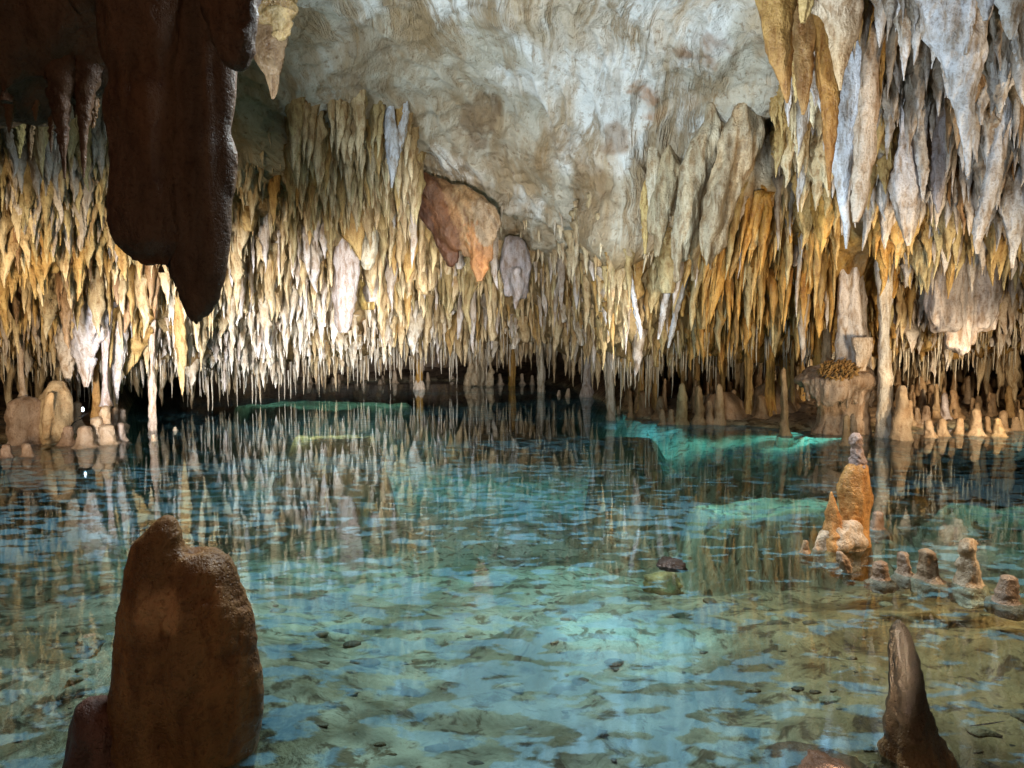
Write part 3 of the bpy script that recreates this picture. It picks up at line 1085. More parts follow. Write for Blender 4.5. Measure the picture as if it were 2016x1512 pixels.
RB, RT, TB = (.075, .032, .016), (.20, .115, .055), (.27, .18, .095)
fin_stone([([(322, 782, 800), (345, 785, 838), (375, 800, 862), (420, 822, 884), (455, 842, 896), (485, 860, 902), (510, 872, 902), (524, 880, 894)], .25, .6, RB), ([(338, 822, 836), (360, 818, 866), (390, 832, 880), (430, 850, 896), (470, 872, 910), (492, 884, 904)], .38, .6, (.13, .06, .028)),
           ([(352, 852, 870), (375, 850, 905), (400, 862, 940), (440, 878, 950), (480, 900, 945), (508, 912, 930)], .34, .5, RT), ([(364, 892, 912), (385, 884, 950), (405, 890, 972), (435, 902, 968), (470, 912, 970), (492, 925, 962)], .4, .5, TB), ([(392, 936, 955), (410, 930, 980), (430, 930, 980), (465, 938, 978), (484, 950, 966)], .5, .5, (.30, .22, .14)),
           ([(440, 915, 970), (500, 924, 968), (535, 930, 960), (556, 936, 950)], .42, .55, (.30, .15, .06))], 'folded rust brown ledge of broken flowstone set under the pale dome')
cl = [loft_rows([(465, 995, 1022), (500, 988, 1022), (550, 986, 1012), (585, 992, 1006)], 13.4, .9, rings=30, seg=16, seed=21, colour=(.30, .28, .30)), loft_rows([(475, 1010, 1035), (520, 1012, 1046), (560, 1016, 1044), (588, 1022, 1036)], 13.4, .9, rings=30, seg=16, seed=22, colour=(.30, .28, .30)),
      loft_rows([(530, 1000, 1026), (575, 1004, 1024), (612, 1010, 1016)], 13.25, .9, rings=30, seg=16, seed=23, colour=(.34, .32, .34))]
solid('stalactite', cl, .04, 'bunched lavender grey clump of fused stalactites below the dome lip', 'stalactite', M_STONE, [(.09, (5, 5, 2.5))])
hero('drapery', [(460, 668, 702), (510, 658, 706), (560, 656, 702), (610, 658, 698), (640, 662, 690), (655, 668, 684)], 'hang', 'smooth wide lavender curtain standing out of the bright fringe', 'drapery', (.48, .43, .42), depth=.5)
hero('stalactite', [(445, 718, 742), (475, 714, 744), (500, 711, 740), (520, 712, 734), (531, 718, 727)], 'hang', 'stubby pale drop beside the lavender curtain', 'stalactite', (.66, .62, .50))
hero('stalactite', [(535, 712, 742), (580, 708, 738), (610, 712, 735)], 'hang', 'broad yellow drop next to the lavender curtain', 'stalactite', (.56, .43, .16))
# long slanting draperies
def folds(rows, n, label, colour, seed, rib=(.07, (7, 4, 1.6))):
    """a flowstone drapery: several folds side by side fused into one sheet"""
    ps = []
    rows, D = hang(rows, .05)
    for i in range(n):
        a = (i + .5) / n
        sub, cut = [], len(rows) - (abs(i - n * .4) > n * .25)
        for (y, l, r) in rows[:cut]:
            c = l + (r - l) * a
            w = (r - l) / n * random.uniform(.75, 1.0) + 2
            sub.append((y + random.uniform(-6, 14) * (y != rows[0][0]), c - w, c + w))
        ps.append(loft_rows(sorted(sub), D - random.uniform(0, .25), 1.1, rings=30, seg=14, seed=seed + i, lump=.2, flute=.08, colour=np.array(colour) * random.uniform(.8, 1.1)))
    return solid('drapery', ps, .03, label, 'drapery', M_STONE, [rib, (.02, (18, 18, 5))], smooth=2)


folds([(250, 1380, 1425), (320, 1352, 1402), (390, 1334, 1380), (450, 1325, 1364), (500, 1320, 1350), (546, 1323, 1338)], 4, 'long slanting cream drapery running down off the pale dome', (.52, .44, .31), 300)
folds([(240, 1440, 1500), (320, 1412, 1475), (390, 1393, 1452), (450, 1384, 1434), (500, 1384, 1412), (528, 1388, 1402)], 5, 'widest slanting tan drapery beside the dark hollow', (.46, .37, .25), 310)
folds([(300, 1398, 1418), (380, 1380, 1400), (450, 1366, 1386), (510, 1356, 1370), (543, 1356, 1364)], 2, 'thin tan drapery between the two broad slanting ones', (.46, .36, .22), 320)
folds([(330, 1300, 1330), (400, 1288, 1318), (460, 1282, 1306), (505, 1280, 1294)], 2, 'short cream drapery at the foot of the dome beside the long slanting one', (.50, .42, .28), 330)
folds([(505, 1845, 1960), (545, 1835, 1965), (590, 1832, 1958), (640, 1838, 1950), (680, 1850, 1930)], 7, 'ribbed lavender white curtain over the crowded finger stalagmites', (.56, .52, .54), 340, (.10, (9, 3, .9)))
hero('stalactite', [(360, 1260, 1282), (420, 1262, 1278), (470, 1265, 1275), (500, 1268, 1272)], 'hang', 'slim golden needle at the foot of the pale dome', 'stalactite', (.55, .42, .18))
hero('stalactite', [(300, 1276, 1300), (380, 1276, 1294), (430, 1280, 1290), (455, 1283, 1287)], 'hang', 'cream ribbed pendant just above the slim golden needle', 'stalactite', CREAM)
hero('drapery', [(525, 1230, 1242), (570, 1239, 1250), (610, 1247, 1256), (650, 1256, 1264), (668, 1260, 1263)], 'hang', 'blue white sliver slanting down towards the golden curtain', 'drapery', (.48, .50, .54), depth=.6)
hero('drapery', [(525, 1348, 1360), (570, 1337, 1349), (620, 1325, 1335), (665, 1316, 1324), (685, 1314, 1317)], 'hang', 'longest blue white sliver slanting away from the golden curtain', 'drapery', (.48, .50, .54), depth=.6)
hero('drapery', [(535, 1314, 1328), (590, 1304, 1316), (640, 1297, 1306), (668, 1294, 1298)], 'hang', 'broad pale sliver between the two thin slanting slivers', 'drapery', (.66, .66, .70), depth=.6)

# --- big hanging formations on the other side
hero('stalactite', [(-160, 1470, 1580), (-40, 1488, 1566), (60, 1505, 1556), (120, 1515, 1558), (160, 1535, 1557), (190, 1544, 1555), (203, 1548, 1552)], 6.1, 'ochre brown outermost point of the hanging mass against the white dome', 'stalactite', (.42, .25, .08), tip=(.36, .19, .06))
hero('stalactite', [(-160, 1540, 1630), (-30, 1556, 1612), (80, 1562, 1602), (150, 1566, 1600), (200, 1573, 1591), (226, 1578, 1584)], 6.4, 'fluted brown ochre pendant second from the white dome', 'stalactite', (.36, .21, .08))
hero('stalactite', [(-60, 1595, 1670), (80, 1602, 1660), (170, 1612, 1652), (240, 1621, 1648), (300, 1625, 1643), (345, 1628, 1636), (374, 1630, 1634)], 'hang', 'long smooth orange brown pendant ahead of the twisted white one', 'stalactite', (.44, .23, .06), tip=(.36, .17, .05))
hero('stalactite', [(-160, 1575, 1640), (-40, 1570, 1612), (20, 1573, 1596), (45, 1576, 1586)], 5.5, 'short ochre point at the top of the hanging mass', 'stalactite', (.50, .34, .14))
hero('stalactite', [(-180, 1590, 1720), (-40, 1600, 1702), (30, 1618, 1690), (70, 1632, 1684), (105, 1638, 1672), (140, 1646, 1663), (178, 1652, 1656)], 5.8, 'broad peach and white cone with a sharp tip', 'stalactite', (.58, .46, .34), tip=(.55, .38, .22), lump=.2, knob=.25)
tw = root_empty('stalactite', P(1690, 60, 6.9), 'tall twisted white pendant, blue and peach light painted on, ragged edge above the white column', 'stalactite')
p1 = hero('blade', [(60, 1690, 1740), (140, 1695, 1728), (200, 1690, 1730), (260, 1686, 1722), (310, 1682, 1722), (350, 1680, 1712), (390, 1678, 1708), (420, 1676, 1700), (438, 1678, 1690)], 6.8, 'blade with warm light painted peach', None, (.66, .53, .42), parent=tw, lump=.16)  # warm light from one side is put into this blade's colour
p2 = hero('blade', [(60, 1630, 1720), (160, 1642, 1712), (220, 1642, 1702), (280, 1640, 1690), (330, 1639, 1676), (370, 1645, 1672), (410, 1654, 1672), (450, 1660, 1673), (490, 1664, 1668)], 7.0, 'white blade with cool light painted bluish', None, (.60, .60, .64), parent=tw, lump=.14)  # cool light from the other side is put into the colour
adopt(tw, p1, p2)
hero('stalactite', [(60, 1695, 1728), (100, 1690, 1722), (150, 1692, 1712), (170, 1696, 1704)], 'hang', 'knobbly white stub beside the peach cone', 'stalactite', (.62, .58, .54), knob=.4, lump=.2)
big = [loft_rows([(-220, 1790, 1960), (-60, 1812, 1950), (40, 1822, 1948), (85, 1834, 1940), (130, 1852, 1930), (180, 1868, 1924), (230, 1880, 1921), (280, 1890, 1918), (320, 1895, 1915), (348, 1898, 1911), (360, 1901, 1907)], 5.7, .55, rings=60, seg=26, seed=31, lump=.1, colour=(.62, .61, .64)),
       loft_rows([(-150, 1925, 1990), (-30, 1935, 1975), (40, 1920, 1950), (90, 1905, 1935), (140, 1895, 1920)], 5.65, .8, rings=40, seg=18, seed=32, lump=.12, colour=(.62, .61, .64)),
       loft_rows([(-100, 1890, 1930), (0, 1900, 1925), (60, 1900, 1920), (110, 1895, 1912)], 5.55, .8, rings=30, seg=16, seed=33, colour=(.62, .61, .64))]
solid('stalactite', big, .017, 'biggest white forked stalactite, wide at the top with a crusted blunt tip', 'stalactite', M_STONE, [(.05, (6, 6, 3)), (.02, (18, 18, 10))], smooth=2)
hero('stalactite', [(190, 1768, 1802), (265, 1772, 1800), (320, 1762, 1804), (370, 1757, 1811), (410, 1764, 1808), (445, 1773, 1802), (470, 1780, 1796), (484, 1785, 1791)], 'hang', 'fat lavender white pendant shaped like a carrot', 'stalactite', (.62, .59, .62), tip=(.68, .60, .55))
hero('stalactite', [(200, 1800, 1830), (250, 1806, 1824), (300, 1804, 1824), (345, 1809, 1826), (375, 1812, 1822), (396, 1815, 1819)], 'hang', 'slim white pendant close beside the fat carrot shaped one', 'stalactite', (.66, .62, .60))
hero('stalactite', [(220, 1845, 1880), (290, 1838, 1864), (360, 1835, 1860), (400, 1840, 1854), (420, 1845, 1849)], 'hang', 'shadowed grey pendant behind the slim white one', 'stalactite', (.40, .36, .38))
hero('stalactite', [(200, 1965, 1998), (270, 1955, 1984), (330, 1944, 1974), (390, 1930, 1958), (440, 1918, 1944), (475, 1917, 1932), (500, 1921, 1926)], 'hang', 'leaning white pendant with a kinked tip', 'stalactite', (.62, .60, .62))
hero('stalactite', [(290, 1995, 2025), (360, 1980, 2022), (420, 1972, 2020), (460, 1982, 2012), (500, 1987, 2001), (528, 1990, 1995)], 'hang', 'pale blue grey pendant lowest on the outer edge', 'stalactite', (.60, .60, .64))
hero('stalactite', [(60, 1965, 2005), (110, 1957, 1997), (150, 1955, 1992), (190, 1960, 1980), (222, 1966, 1972)], 'hang', 'ragged white pendant with two short drips', 'stalactite', (.64, .62, .62), knob=.3)
hero('stalactite', [(-140, 1955, 2030), (-30, 1962, 2022), (25, 1970, 2008), (60, 1978, 1998), (78, 1986, 1992)], 5.2, 'wide bluish white cone at the upper outer corner', 'stalactite', (.60, .62, .66))
hero('stalactite', [(-120, 1920, 1970), (-30, 1925, 1958), (20, 1930, 1950), (40, 1936, 1944)], 5.3, 'small bluish cone between the two largest white ones', 'stalactite', (.58, .58, .62))
hero('stalactite', [(40, 1995, 2040), (90, 1998, 2030), (130, 2002, 2018), (148, 2006, 2011)], 'hang', 'stumpy pale pendant cut by the outer edge', 'stalactite', (.60, .60, .62))
hero('stalactite', [(110, 1916, 1946), (150, 1920, 1942), (185, 1922, 1946), (215, 1925, 1938), (246, 1930, 1934)], 'hang', 'beaded grey white pendant behind the biggest white one', 'stalactite', (.56, .52, .50), knob=.45)

# --- columns
def column(rows, D, label, colour, basecol=None, parts=True, group=None, **kw):
    r0 = rows[0]
    px, w = (r0[1] + r0[2]) / 2, r0[2] - r0[1]
    yc = ceiling_row(px, D)
    if yc < r0[0] - 8:
        px1 = (rows[1][1] + rows[1][2]) / 2
        rows = [(yc - 12, px1 - w * .7, px1 + w * .7), ((yc * .4 + r0[0] * .6), px1 - w * .5, px1 + w * .5)] + list(rows)[1:]
    if basecol is None:
        return hero('column', rows, D, label, 'column', colour, depth=1.0, group=group, **kw)
    e = root_empty('column', P((rows[-1][1] + rows[-1][2]) / 2, rows[-1][0], D), label, 'column', group)
    kids = [hero('shaft', rows, D, None, None, colour, parent=e, depth=1.0, **kw)]
    a, b = rows[-1][1], rows[-1][2]
    w = b - a
    y = rows[-1][0]
    h = w * 1.1
    kids.append(hero('base', [(y - h, a + w * .12, b - w * .12), (y - h * .6, a - w * .05, b + w * .05), (y - h * .1, a - w * .16, b + w * .16), (y + w * 1.2, a - w * .3, b + w * .3)], D - .01, None, None, basecol, parent=e, depth=1.0, rings=16))
    adopt(e, *kids)
    return e


wd = water_d
column([(600, 812, 834), (650, 815, 833), (690, 816, 832), (730, 818, 832), (766, 817, 833)], wd(766), 'orange ochre column with a pale foot standing in the far pool', (.50, .29, .07), (.62, .52, .42), knob=.05)
column([(650, 998, 1018), (700, 1001, 1016), (735, 1002, 1015), (757, 1002, 1014), (775, 1001, 1015)], wd(760), 'ochre column before the dark far hollow', (.40, .24, .06), None)
column([(610, 1140, 1168), (660, 1147, 1164), (700, 1149, 1163), (740, 1148, 1163), (780, 1145, 1166)], wd(780), 'lavender grey column with a swollen foot in open water', (.55, .53, .54), (.56, .50, .48))
column([(640, 1192, 1212), (690, 1194, 1211), (740, 1194, 1208), (790, 1194, 1211), (828, 1195, 1213), (845, 1193, 1215)], wd(827), 'pale grey column nearest the turquoise shore glow', (.36, .32, .27), None)
column([(650, 1060, 1072), (700, 1062, 1069), (715, 1060, 1071), (740, 1058, 1073), (772, 1059, 1073), (785, 1057, 1075)], wd(772), 'short cream column on a thin stem before the far hollow', (.58, .53, .44), None)
column([(620, 288, 312), (680, 294, 304), (738, 296, 302), (750, 294, 305), (800, 294, 307), (846, 294, 309), (862, 293, 310)], wd(847), 'thin pale column rising from the pool beyond the dark slab', (.60, .48, .40), None)
column([(600, 1732, 1760), (650, 1732, 1750), (700, 1731, 1751), (760, 1730, 1754), (820, 1727, 1756), (860, 1726, 1757), (880, 1722, 1760)], wd(860), 'tall grey white column standing on the shore beside the pedestal', (.60, .56, .52), None)
column([(560, 1505, 1532), (620, 1506, 1528), (680, 1507, 1526), (740, 1509, 1524), (790, 1506, 1526), (835, 1500, 1532)], 11.6, 'golden ribbed column reaching the bank ahead of the pedestal', GOLD, None, flute=.14)
column([(560, 1538, 1562), (640, 1538, 1554), (700, 1536, 1552), (760, 1533, 1556), (840, 1528, 1562)], 11.9, 'dark golden column just behind the ribbed one', (.44, .27, .08), None, flute=.14)
column([(470, 1600, 1622), (540, 1604, 1620), (620, 1606, 1622), (690, 1604, 1622), (760, 1600, 1626)], 11.0, 'slender golden column beside the white pedestal column', GOLD, None, flute=.1)
column([(520, 1622, 1640), (600, 1622, 1638), (680, 1620, 1636), (740, 1616, 1640)], 10.8, 'thin peach column touching the rim of the pedestal', (.56, .40, .24), None)
column([(600, 30, 56), (650, 35, 50), (700, 37, 46), (740, 38, 47), (778, 38, 52), (800, 30, 60)], 9.35, 'thin pinkish column set on the big rounded mound', (.50, .40, .33), None)
column([(600, 192, 222), (660, 200, 216), (720, 203, 212), (770, 202, 214), (800, 199, 222)], 9.75, 'lavender pink column above the pale boulder fingers', (.56, .48, .48), None)
column([(640, 180, 198), (700, 184, 194), (760, 185, 195), (800, 183, 200), (830, 180, 205)], 10.1, 'thin orange column beside the lavender pink one', (.46, .27, .10), None)
hero('stalactite', [(580, 335, 362), (640, 343, 365), (690, 348, 367), (735, 352, 364), (765, 356, 362), (778, 358, 360)], 'hang', 'long ochre pendant almost touching the water just past the dark slab', 'stalactite', (.50, .33, .13), tip=(.58, .44, .24))
hero('stalactite', [(640, 210, 250), (690, 216, 246), (730, 219, 241), (765, 225, 235), (795, 228, 231)], 'hang', 'white tapering pendant with its point just over the water', 'stalactite', (.64, .58, .56))
hero('stalactite', [(590, 145, 205), (640, 150, 205), (690, 150, 185), (730, 158, 180), (762, 166, 172)], 'hang', 'crusted lavender white cluster above the bank fingers', 'stalactite', (.62, .58, .60), knob=.4, lump=.2)
hero('stalactite', [(620, 110, 148), (680, 114, 146), (720, 122, 142), (752, 130, 136)], 'hang', 'knobbly peach white pendant over the flowstone mound', 'stalactite', (.58, .50, .42), knob=.4, lump=.2)

# --- white column on the flowstone pedestal
ped = root_empty('flowstone_pedestal', P(1660, 855, 10.35), 'white column fused to a wide flowstone pedestal shaped like a bowl', 'rock formation')
k = []
k.append(hero('shaft', [(430, 1655, 1685), (490, 1656, 1686), (530, 1654, 1694), (590, 1650, 1702), (650, 1650, 1706), (690, 1648, 1712), (735, 1642, 1716)], 10.3, 'white fluted shaft', None, (.62, .57, .56), parent=ped, flute=.16, depth=.7))
k.append(hero('plate', [(664, 1678, 1716), (672, 1678, 1716), (700, 1682, 1712), (730, 1686, 1702)], 9.95, 'broken flat topped stub', None, (.60, .50, .42), parent=ped, depth=.6, rings=20))
bowl = [loft_rows([(712, 1625, 1690), (728, 1596, 1708), (744, 1572, 1726), (753, 1570, 1727), (768, 1600, 1708), (795, 1612, 1704), (830, 1610, 1708), (860, 1600, 1716), (900, 1592, 1724)], 10.35, .75, rings=60, seg=60, seed=41, lump=.06, flute=.04, colour=(.38, .28, .21))]
for i in range(15):
    x = 1582 + i * 9.6
    bowl.append(loft_rows([(742, x - 6, x + 6), (765, x - 5, x + 5), (782 + 26 * random.random(), x - 2, x + 2)], 10.35 - .44 * math.sin(math.pi * (i + .5) / 15) - .05, 1, rings=12, seg=8, seed=50 + i, colour=(.42, .33, .27)))
k.append(solid('bowl', bowl, .03, mat=M_STONE, disp=[(.06, (7, 7, 2)), (.03, (16, 16, 9))]))
gpc = Geo()
for i in range(280):
    a = random.uniform(0, 6.28)
    rr = math.sqrt(random.random())
    x = 1652 + 40 * rr * math.cos(a)
    y = 728 + 18 * rr * math.sin(a) - 8 * (1 - rr)
    p = P(x, y, 10.0 - .25 * math.sin(a) * rr - .1)
    r = random.uniform(.010, .022)
    d = np.array([random.uniform(-.04, .04), random.uniform(-.05, .0), random.uniform(.0, .05)])
    gpc.add(*tube([p - d, p, p + d], [r, r, r * .5], rings=6, seg=6, seed=i, colour=np.array([.42, .25, .09]) * random.uniform(.45, 1.15), colvar=.1))
cc = link('coral_crust', gpc.mesh('coral_crust'), M_STONE)
cc['label'] = 'orange cave coral crust'
k.append(cc)
for o_ in k:
    for q in ('category', 'group'):
        if q in o_: del o_[q]
adopt(ped, *k)

# --- stalagmites on the far bank
def bank_d(px, py):
    """distance where the floor seen in column px projects to photo row py"""
    D = np.linspace(6, 26, 800)
    x = (px - 1008) / F * D
    z = np.maximum(floor_h(x, D), 0.0)
    _, yy = pix(np.stack([x, D, z], -1))
    s = interp(px, SHORE)
    ok = np.where(D >= min(s, water_d(max(py, 745))) - .3)[0]
    i = ok[np.argmin(np.abs(yy[ok] - py))]
    return float(D[i])


def stalagmite(px, top, base, hw, label, colour, D=None, kind='finger', group=None, ratio=.62, hi=True, parts=None):
    D = D if D is not None else bank_d(px, base)
    w = hw
    ln = random.uniform(-.35, .35) * w
    px0 = px
    rows = [(top, px - w * .15, px + w * .15), (top + (base - top) * .06, px - w * ratio * .8, px + w * ratio * .8), (top + (base - top) * .2, px - w * ratio, px + w * ratio),
            (top + (base - top) * .6, px - w * (ratio + 1) / 2, px + w * (ratio + 1) / 2), (base - (base - top) * .1, px - w * 1.06, px + w * 1.06), (base + 1, px - w * 1.5, px + w * 1.5), (base + (base - top) * .18 + 10, px - w * 1.8, px + w * 1.8)]
    if kind == 'cone':
        rows = [(top, px - w * .25, px + w * .25), (top + (base - top) * .05, px - w * .36, px + w * .36), (top + (base - top) * .2, px - w * .42, px + w * .42), (top + (base - top) * .6, px - w * .72, px + w * .72), (base, px - w, px + w), (base + 14, px - w * 1.1, px + w * 1.1)]
    H = max(1.0, base - top)
    rows = [(y, a + ln * max(0, base - y) / H, b + ln * max(0, base - y) / H) for y, a, b in rows]
    return hero('stalagmite', rows, D, label, 'stalagmite', np.array(colour) * .8, depth=1.0, mat=M_SMOOTH, group=group, rings=30, seg=18, lump=.2, flute=.05, knob=.16, grain=.012, tip=None, colvar=.22)


def c6(x, y):
    return 1300 + x / 2.816, 560 + y / 2.816


PEACH, PINK, BRN = (.46, .32, .20), (.48, .37, .28), (.32, .21, .12)
RIGHT_SHORE = [
    (15, 690, 775, 18, PEACH, 'short peach stalagmite first along the turquoise edge'), (62, 690, 775, 18, PEACH, 'short peach stalagmite second along the turquoise edge'),
    (115, 545, 775, 32, (.50, .41, .24), 'tall thick olive peach stalagmite at the turquoise edge'), (215, 560, 775, 29, (.47, .34, .20), 'tall stalagmite under a stepped cap by the turquoise edge'),
    (275, 640, 775, 20, PEACH, 'short stalagmite wedged between two tall ones at the turquoise edge'), (330, 550, 775, 27, (.52, .38, .24), 'tall bright peach stalagmite at the turquoise edge'),
    (512, 500, 650, 17, (.50, .34, .16), 'slim golden tipped stalagmite standing above the brown mound'), (260, 440, 580, 24, (.48, .28, .10), 'orange stalagmite behind the row at the turquoise edge'),
    (495, 390, 560, 32, (.34, .32, .30), 'grey shadowed stalagmite in the recess behind the brown mound'), (690, 460, 835, 24, (.42, .30, .18), 'tall dark fingered stalagmite rising straight out of the turquoise water'),
    (872, 365, 470, 28, (.44, .33, .24), 'rounded stalagmite right behind the pedestal rim'), (1030, 720, 890, 24, (.42, .30, .18), 'brown stalagmite in the water before the pedestal'),
    (1072, 715, 850, 20, (.40, .30, .22), 'small stalagmite leaning on the pedestal foot'),
    (1335, 560, 860, 54, (.52, .39, .27), 'big smooth peach cone stalagmite next to the tall grey column'), (1500, 390, 590, 44, (.46, .35, .24), 'large pale cone behind the finger stalagmites under the straws'),
    (1490, 750, 845, 30, (.54, .40, .28), 'squat peach stalagmite with a split top at the waterline'), (1565, 742, 840, 26, (.54, .40, .27), 'blunt stalagmite on a flat disc foot at the waterline'),
    (1580, 600, 745, 23, (.62, .54, .56), 'pale lilac stalagmite standing out among brown ones'), (1450, 580, 690, 22, PINK, 'upright pinkish stalagmite behind the squat split one'),
    (1530, 550, 745, 18, (.46, .33, .20), 'slim tall stalagmite beside the pale lilac one'), (1385, 640, 760, 20, PEACH, 'small stalagmite tucked behind the big smooth cone'),
    (1665, 738, 825, 29, (.52, .38, .25), 'stout rounded stalagmite on a disc foot at the waterline'), (1750, 688, 835, 35, (.50, .37, .25), 'thick capped stalagmite at the waterline, widest of the row'),
    (1815, 730, 815, 18, BRN, 'thin brown stalagmite between two stout ones at the waterline'), (1878, 740, 842, 29, (.54, .40, .24), 'squat stalagmite with a knob on its flank at the waterline'),
    (1897, 698, 810, 26, PEACH, 'taller stalagmite just behind the squat knobbed one'), (1936, 560, 730, 21, (.54, .36, .17), 'slim bright orange stalagmite above the waterline row'),
    (1972, 732, 808, 23, PEACH, 'low stalagmite at the waterline near the outer edge'), (2005, 690, 808, 20, (.50, .36, .22), 'outermost stalagmite of the waterline row'),
    (1610, 460, 570, 16, BRN, 'thin brown stalagmite under the white straws'), (1712, 505, 650, 24, (.38, .27, .18), 'brown stalagmite midway up the crowded bank'), (1780, 470, 570, 20, PEACH, 'blunt peach stalagmite high on the crowded bank'),
    (1862, 450, 550, 20, PEACH, 'rounded stalagmite high on the bank beside a twin peak'), (1922, 470, 570, 20, (.50, .35, .18), 'ochre capped stalagmite high on the crowded bank'), (1982, 400, 570, 29, (.48, .35, .18), 'fat ochre stalagmite highest on the bank by the edge'),
    (1470, 670, 760, 26, (.30, .21, .15), 'dark stalagmite in the shade of the squat split one'), (1420, 680, 770, 22, (.36, .26, .18), 'dim stalagmite close to the big smooth cone'), (1280, 700, 830, 24, (.40, .28, .18), 'shadowed stalagmite between the grey column and the big cone'),
]
for (x, t, b, w, c, lab) in RIGHT_SHORE:
    px, ty = c6(x, t)
    _, byy = c6(x, b)
    stalagmite(px, ty, byy, w / 2.816, lab, c, kind='cone' if w > 40 else 'finger')
for i in range(84):                                              # lesser fingers crowding the bank between those
    px = random.uniform(1762, 2034)
    base = random.uniform(722, 826)
    h = random.uniform(14, 52)
    stalagmite(px, base - h, base, random.uniform(4, 10), 'small brown finger stalagmite crowding the bank behind the waterline row', (np.array(BRN) * random.uniform(.8, 1.7)), kind=random.choice(['finger', 'finger', 'cone']), group='small finger stalagmites crowding the bank')
for i in range(54):
    px = random.uniform(1238, 1570)
    base = random.uniform(755, 828)
    h = random.uniform(18, 66)
    stalagmite(px, base - h, base, random.uniform(5, 12), 'small brown finger stalagmite behind the row at the turquoise edge', (np.array(BRN) * random.uniform(.8, 1.6)), kind=random.choice(['finger', 'finger', 'cone']), group='small fingers behind the turquoise edge')
for i, px in enumerate((1345, 1372, 1398, 1422, 1450, 1474, 1560, 1578, 1262, 1290)):
    w = random.uniform(5, 10)
    base = random.uniform(775, 815)
    column([(610, px - w * 1.4, px + w * 1.4), (660, px - w, px + w), (700, px - w * .8, px + w * .8), (740, px - w * .7, px + w * .7), (base, px - w * 1.2, px + w * 1.2), (base + 14, px - w * 1.6, px + w * 1.6)], bank_d(px, base), 'slender golden brown column joining the golden curtain to the bank', np.array((.42, .27, .10)) * random.uniform(.75, 1.15), group='slender columns under the golden curtain', flute=.14)
mound = [loft_rows([(752, 1508, 1530), (775, 1488, 1548), (800, 1470, 1570), (830, 1455, 1590), (880, 1440, 1600)], 11.9, .8, rings=30, seg=40, seed=61, lump=.08, colour=(.34, .22, .13)), loft_rows([(770, 1395, 1440), (800, 1380, 1470), (840, 1365, 1490), (880, 1360, 1500)], 11.9, .8, rings=30, seg=40, seed=62, lump=.08, colour=(.34, .23, .15))]
solid('flowstone_mound', mound, .05, 'broad brown flowstone mound on the bank ahead of the pedestal', 'rock', M_SMOOTH, [(.10, (2.5, 2.5, 2))])

# --- far clumps and stubs
cl = [loft_rows([(660, 925 + i * 14 - 8, 925 + i * 14 + 12), (700, 920 + i * 14 - 4, 920 + i * 14 + 12), (735, 920 + i * 14 - 2, 920 + i * 14 + 10), (760, 917 + i * 14 - 6, 917 + i * 14 + 12)], 21.0 + random.uniform(-.3, .3), 1, rings=24, seg=12, seed=80 + i, lump=.22, knob=.4, colour=(.42, .36, .26)) for i in range(4)]
solid('column', cl, .07, 'knobbly cream cluster of fused columns at the back of the pool', 'column', M_STONE, [(.16, (3, 3, 3))])
for (px, t, b, w, lab) in ((1100, 768, 778, 3.5, 'tiny white stub poking from the far water, farther of two'), (1118, 764, 780, 4.5, 'tiny white stub poking from the far water beside the lavender column'), (985, 735, 757, 5, 'small cream stalagmite at the foot of the far cluster'), (1090, 690, 706, 3, 'white broken tip in the far hollow'),
                        (345, 840, 848, 4.5, 'little orange stub in the water near the thin pale column'), (304, 855, 868, 5.5, 'small peach stub in front of the thin pale column'), (1218, 800, 815, 4, 'small peach stub behind the pale grey column'), (1028, 735, 756, 5, 'small brown stalagmite by the ochre far column'), (1048, 738, 757, 4, 'slim stalagmite in the far hollow beside the short column')):
    stalagmite(px, t, b, w, lab, (.62, .50, .38), D=wd(max(b, 754)))
for i in range(26):
    px = random.uniform(420, 1060)
    b = random.uniform(748, 758)
    stalagmite(px, b - random.uniform(8, 26), b, random.uniform(3, 7), 'small dim stalagmite standing along the far shore', np.array((.34, .26, .18)) * random.uniform(.7, 1.3), D=wd(b), group='dim stalagmites along the far shore')

# --- near bank cluster under the low ceiling
stalagmite(52, 780, 884, 31, 'big rounded pinkish mound stalagmite at the pool edge', (.42, .30, .23), D=9.2, ratio=.8)
fm = [loft_rows([(752, 100, 126), (775, 88, 134), (820, 84, 138), (865, 82, 136), (905, 78, 140)], 9.35, .8, rings=30, seg=30, seed=91, lump=.1, flute=.12, colour=(.52, .40, .26)), loft_rows([(770, 95, 112), (810, 85, 105), (870, 80, 100)], 9.1, .8, rings=20, seg=16, seed=92, colour=(.50, .36, .22))]
solid('flowstone_mound', fm, .035, 'fluted peach flowstone mound beside the big rounded mound', 'rock', M_SMOOTH, [(.07, (8, 8, 1.5))])
for (px, t, b, w, lab, c) in ((206, 798, 872, 12, 'tallest pale boulder finger at the pool edge', (.55, .39, .25)), (188, 820, 874, 14, 'second pale boulder finger, short and stout', (.54, .39, .26)), (214, 835, 874, 15, 'squat boulder finger swelling at the waterline', (.54, .40, .28)),
                            (165, 838, 880, 17, 'round pale boulder at the pool edge', (.48, .35, .25)), (134, 838, 876, 12, 'small dark boulder between mound and pale fingers', (.38, .26, .19)), (237, 832, 868, 9, 'end boulder finger next to the dark gap', (.48, .36, .29)), (239, 805, 838, 7, 'thin finger behind the end boulder', (.44, .34, .27)),
                            (152, 790, 840, 9, 'upright cream finger behind the round pale boulder', (.50, .40, .30)), (14, 874, 900, 10, 'low stone knob outermost on the near waterline', (.38, .27, .22)), (54, 872, 898, 11, 'low stone knob in front of the big rounded mound', (.40, .29, .23)), (228, 802, 835, 6, 'thin pale finger rising behind the tallest boulder finger', (.50, .38, .3))):
    stalagmite(px, t, b, w, lab, c, D=wd(max(b, 868)) + (.5 if b < 860 else 0), ratio=.7)

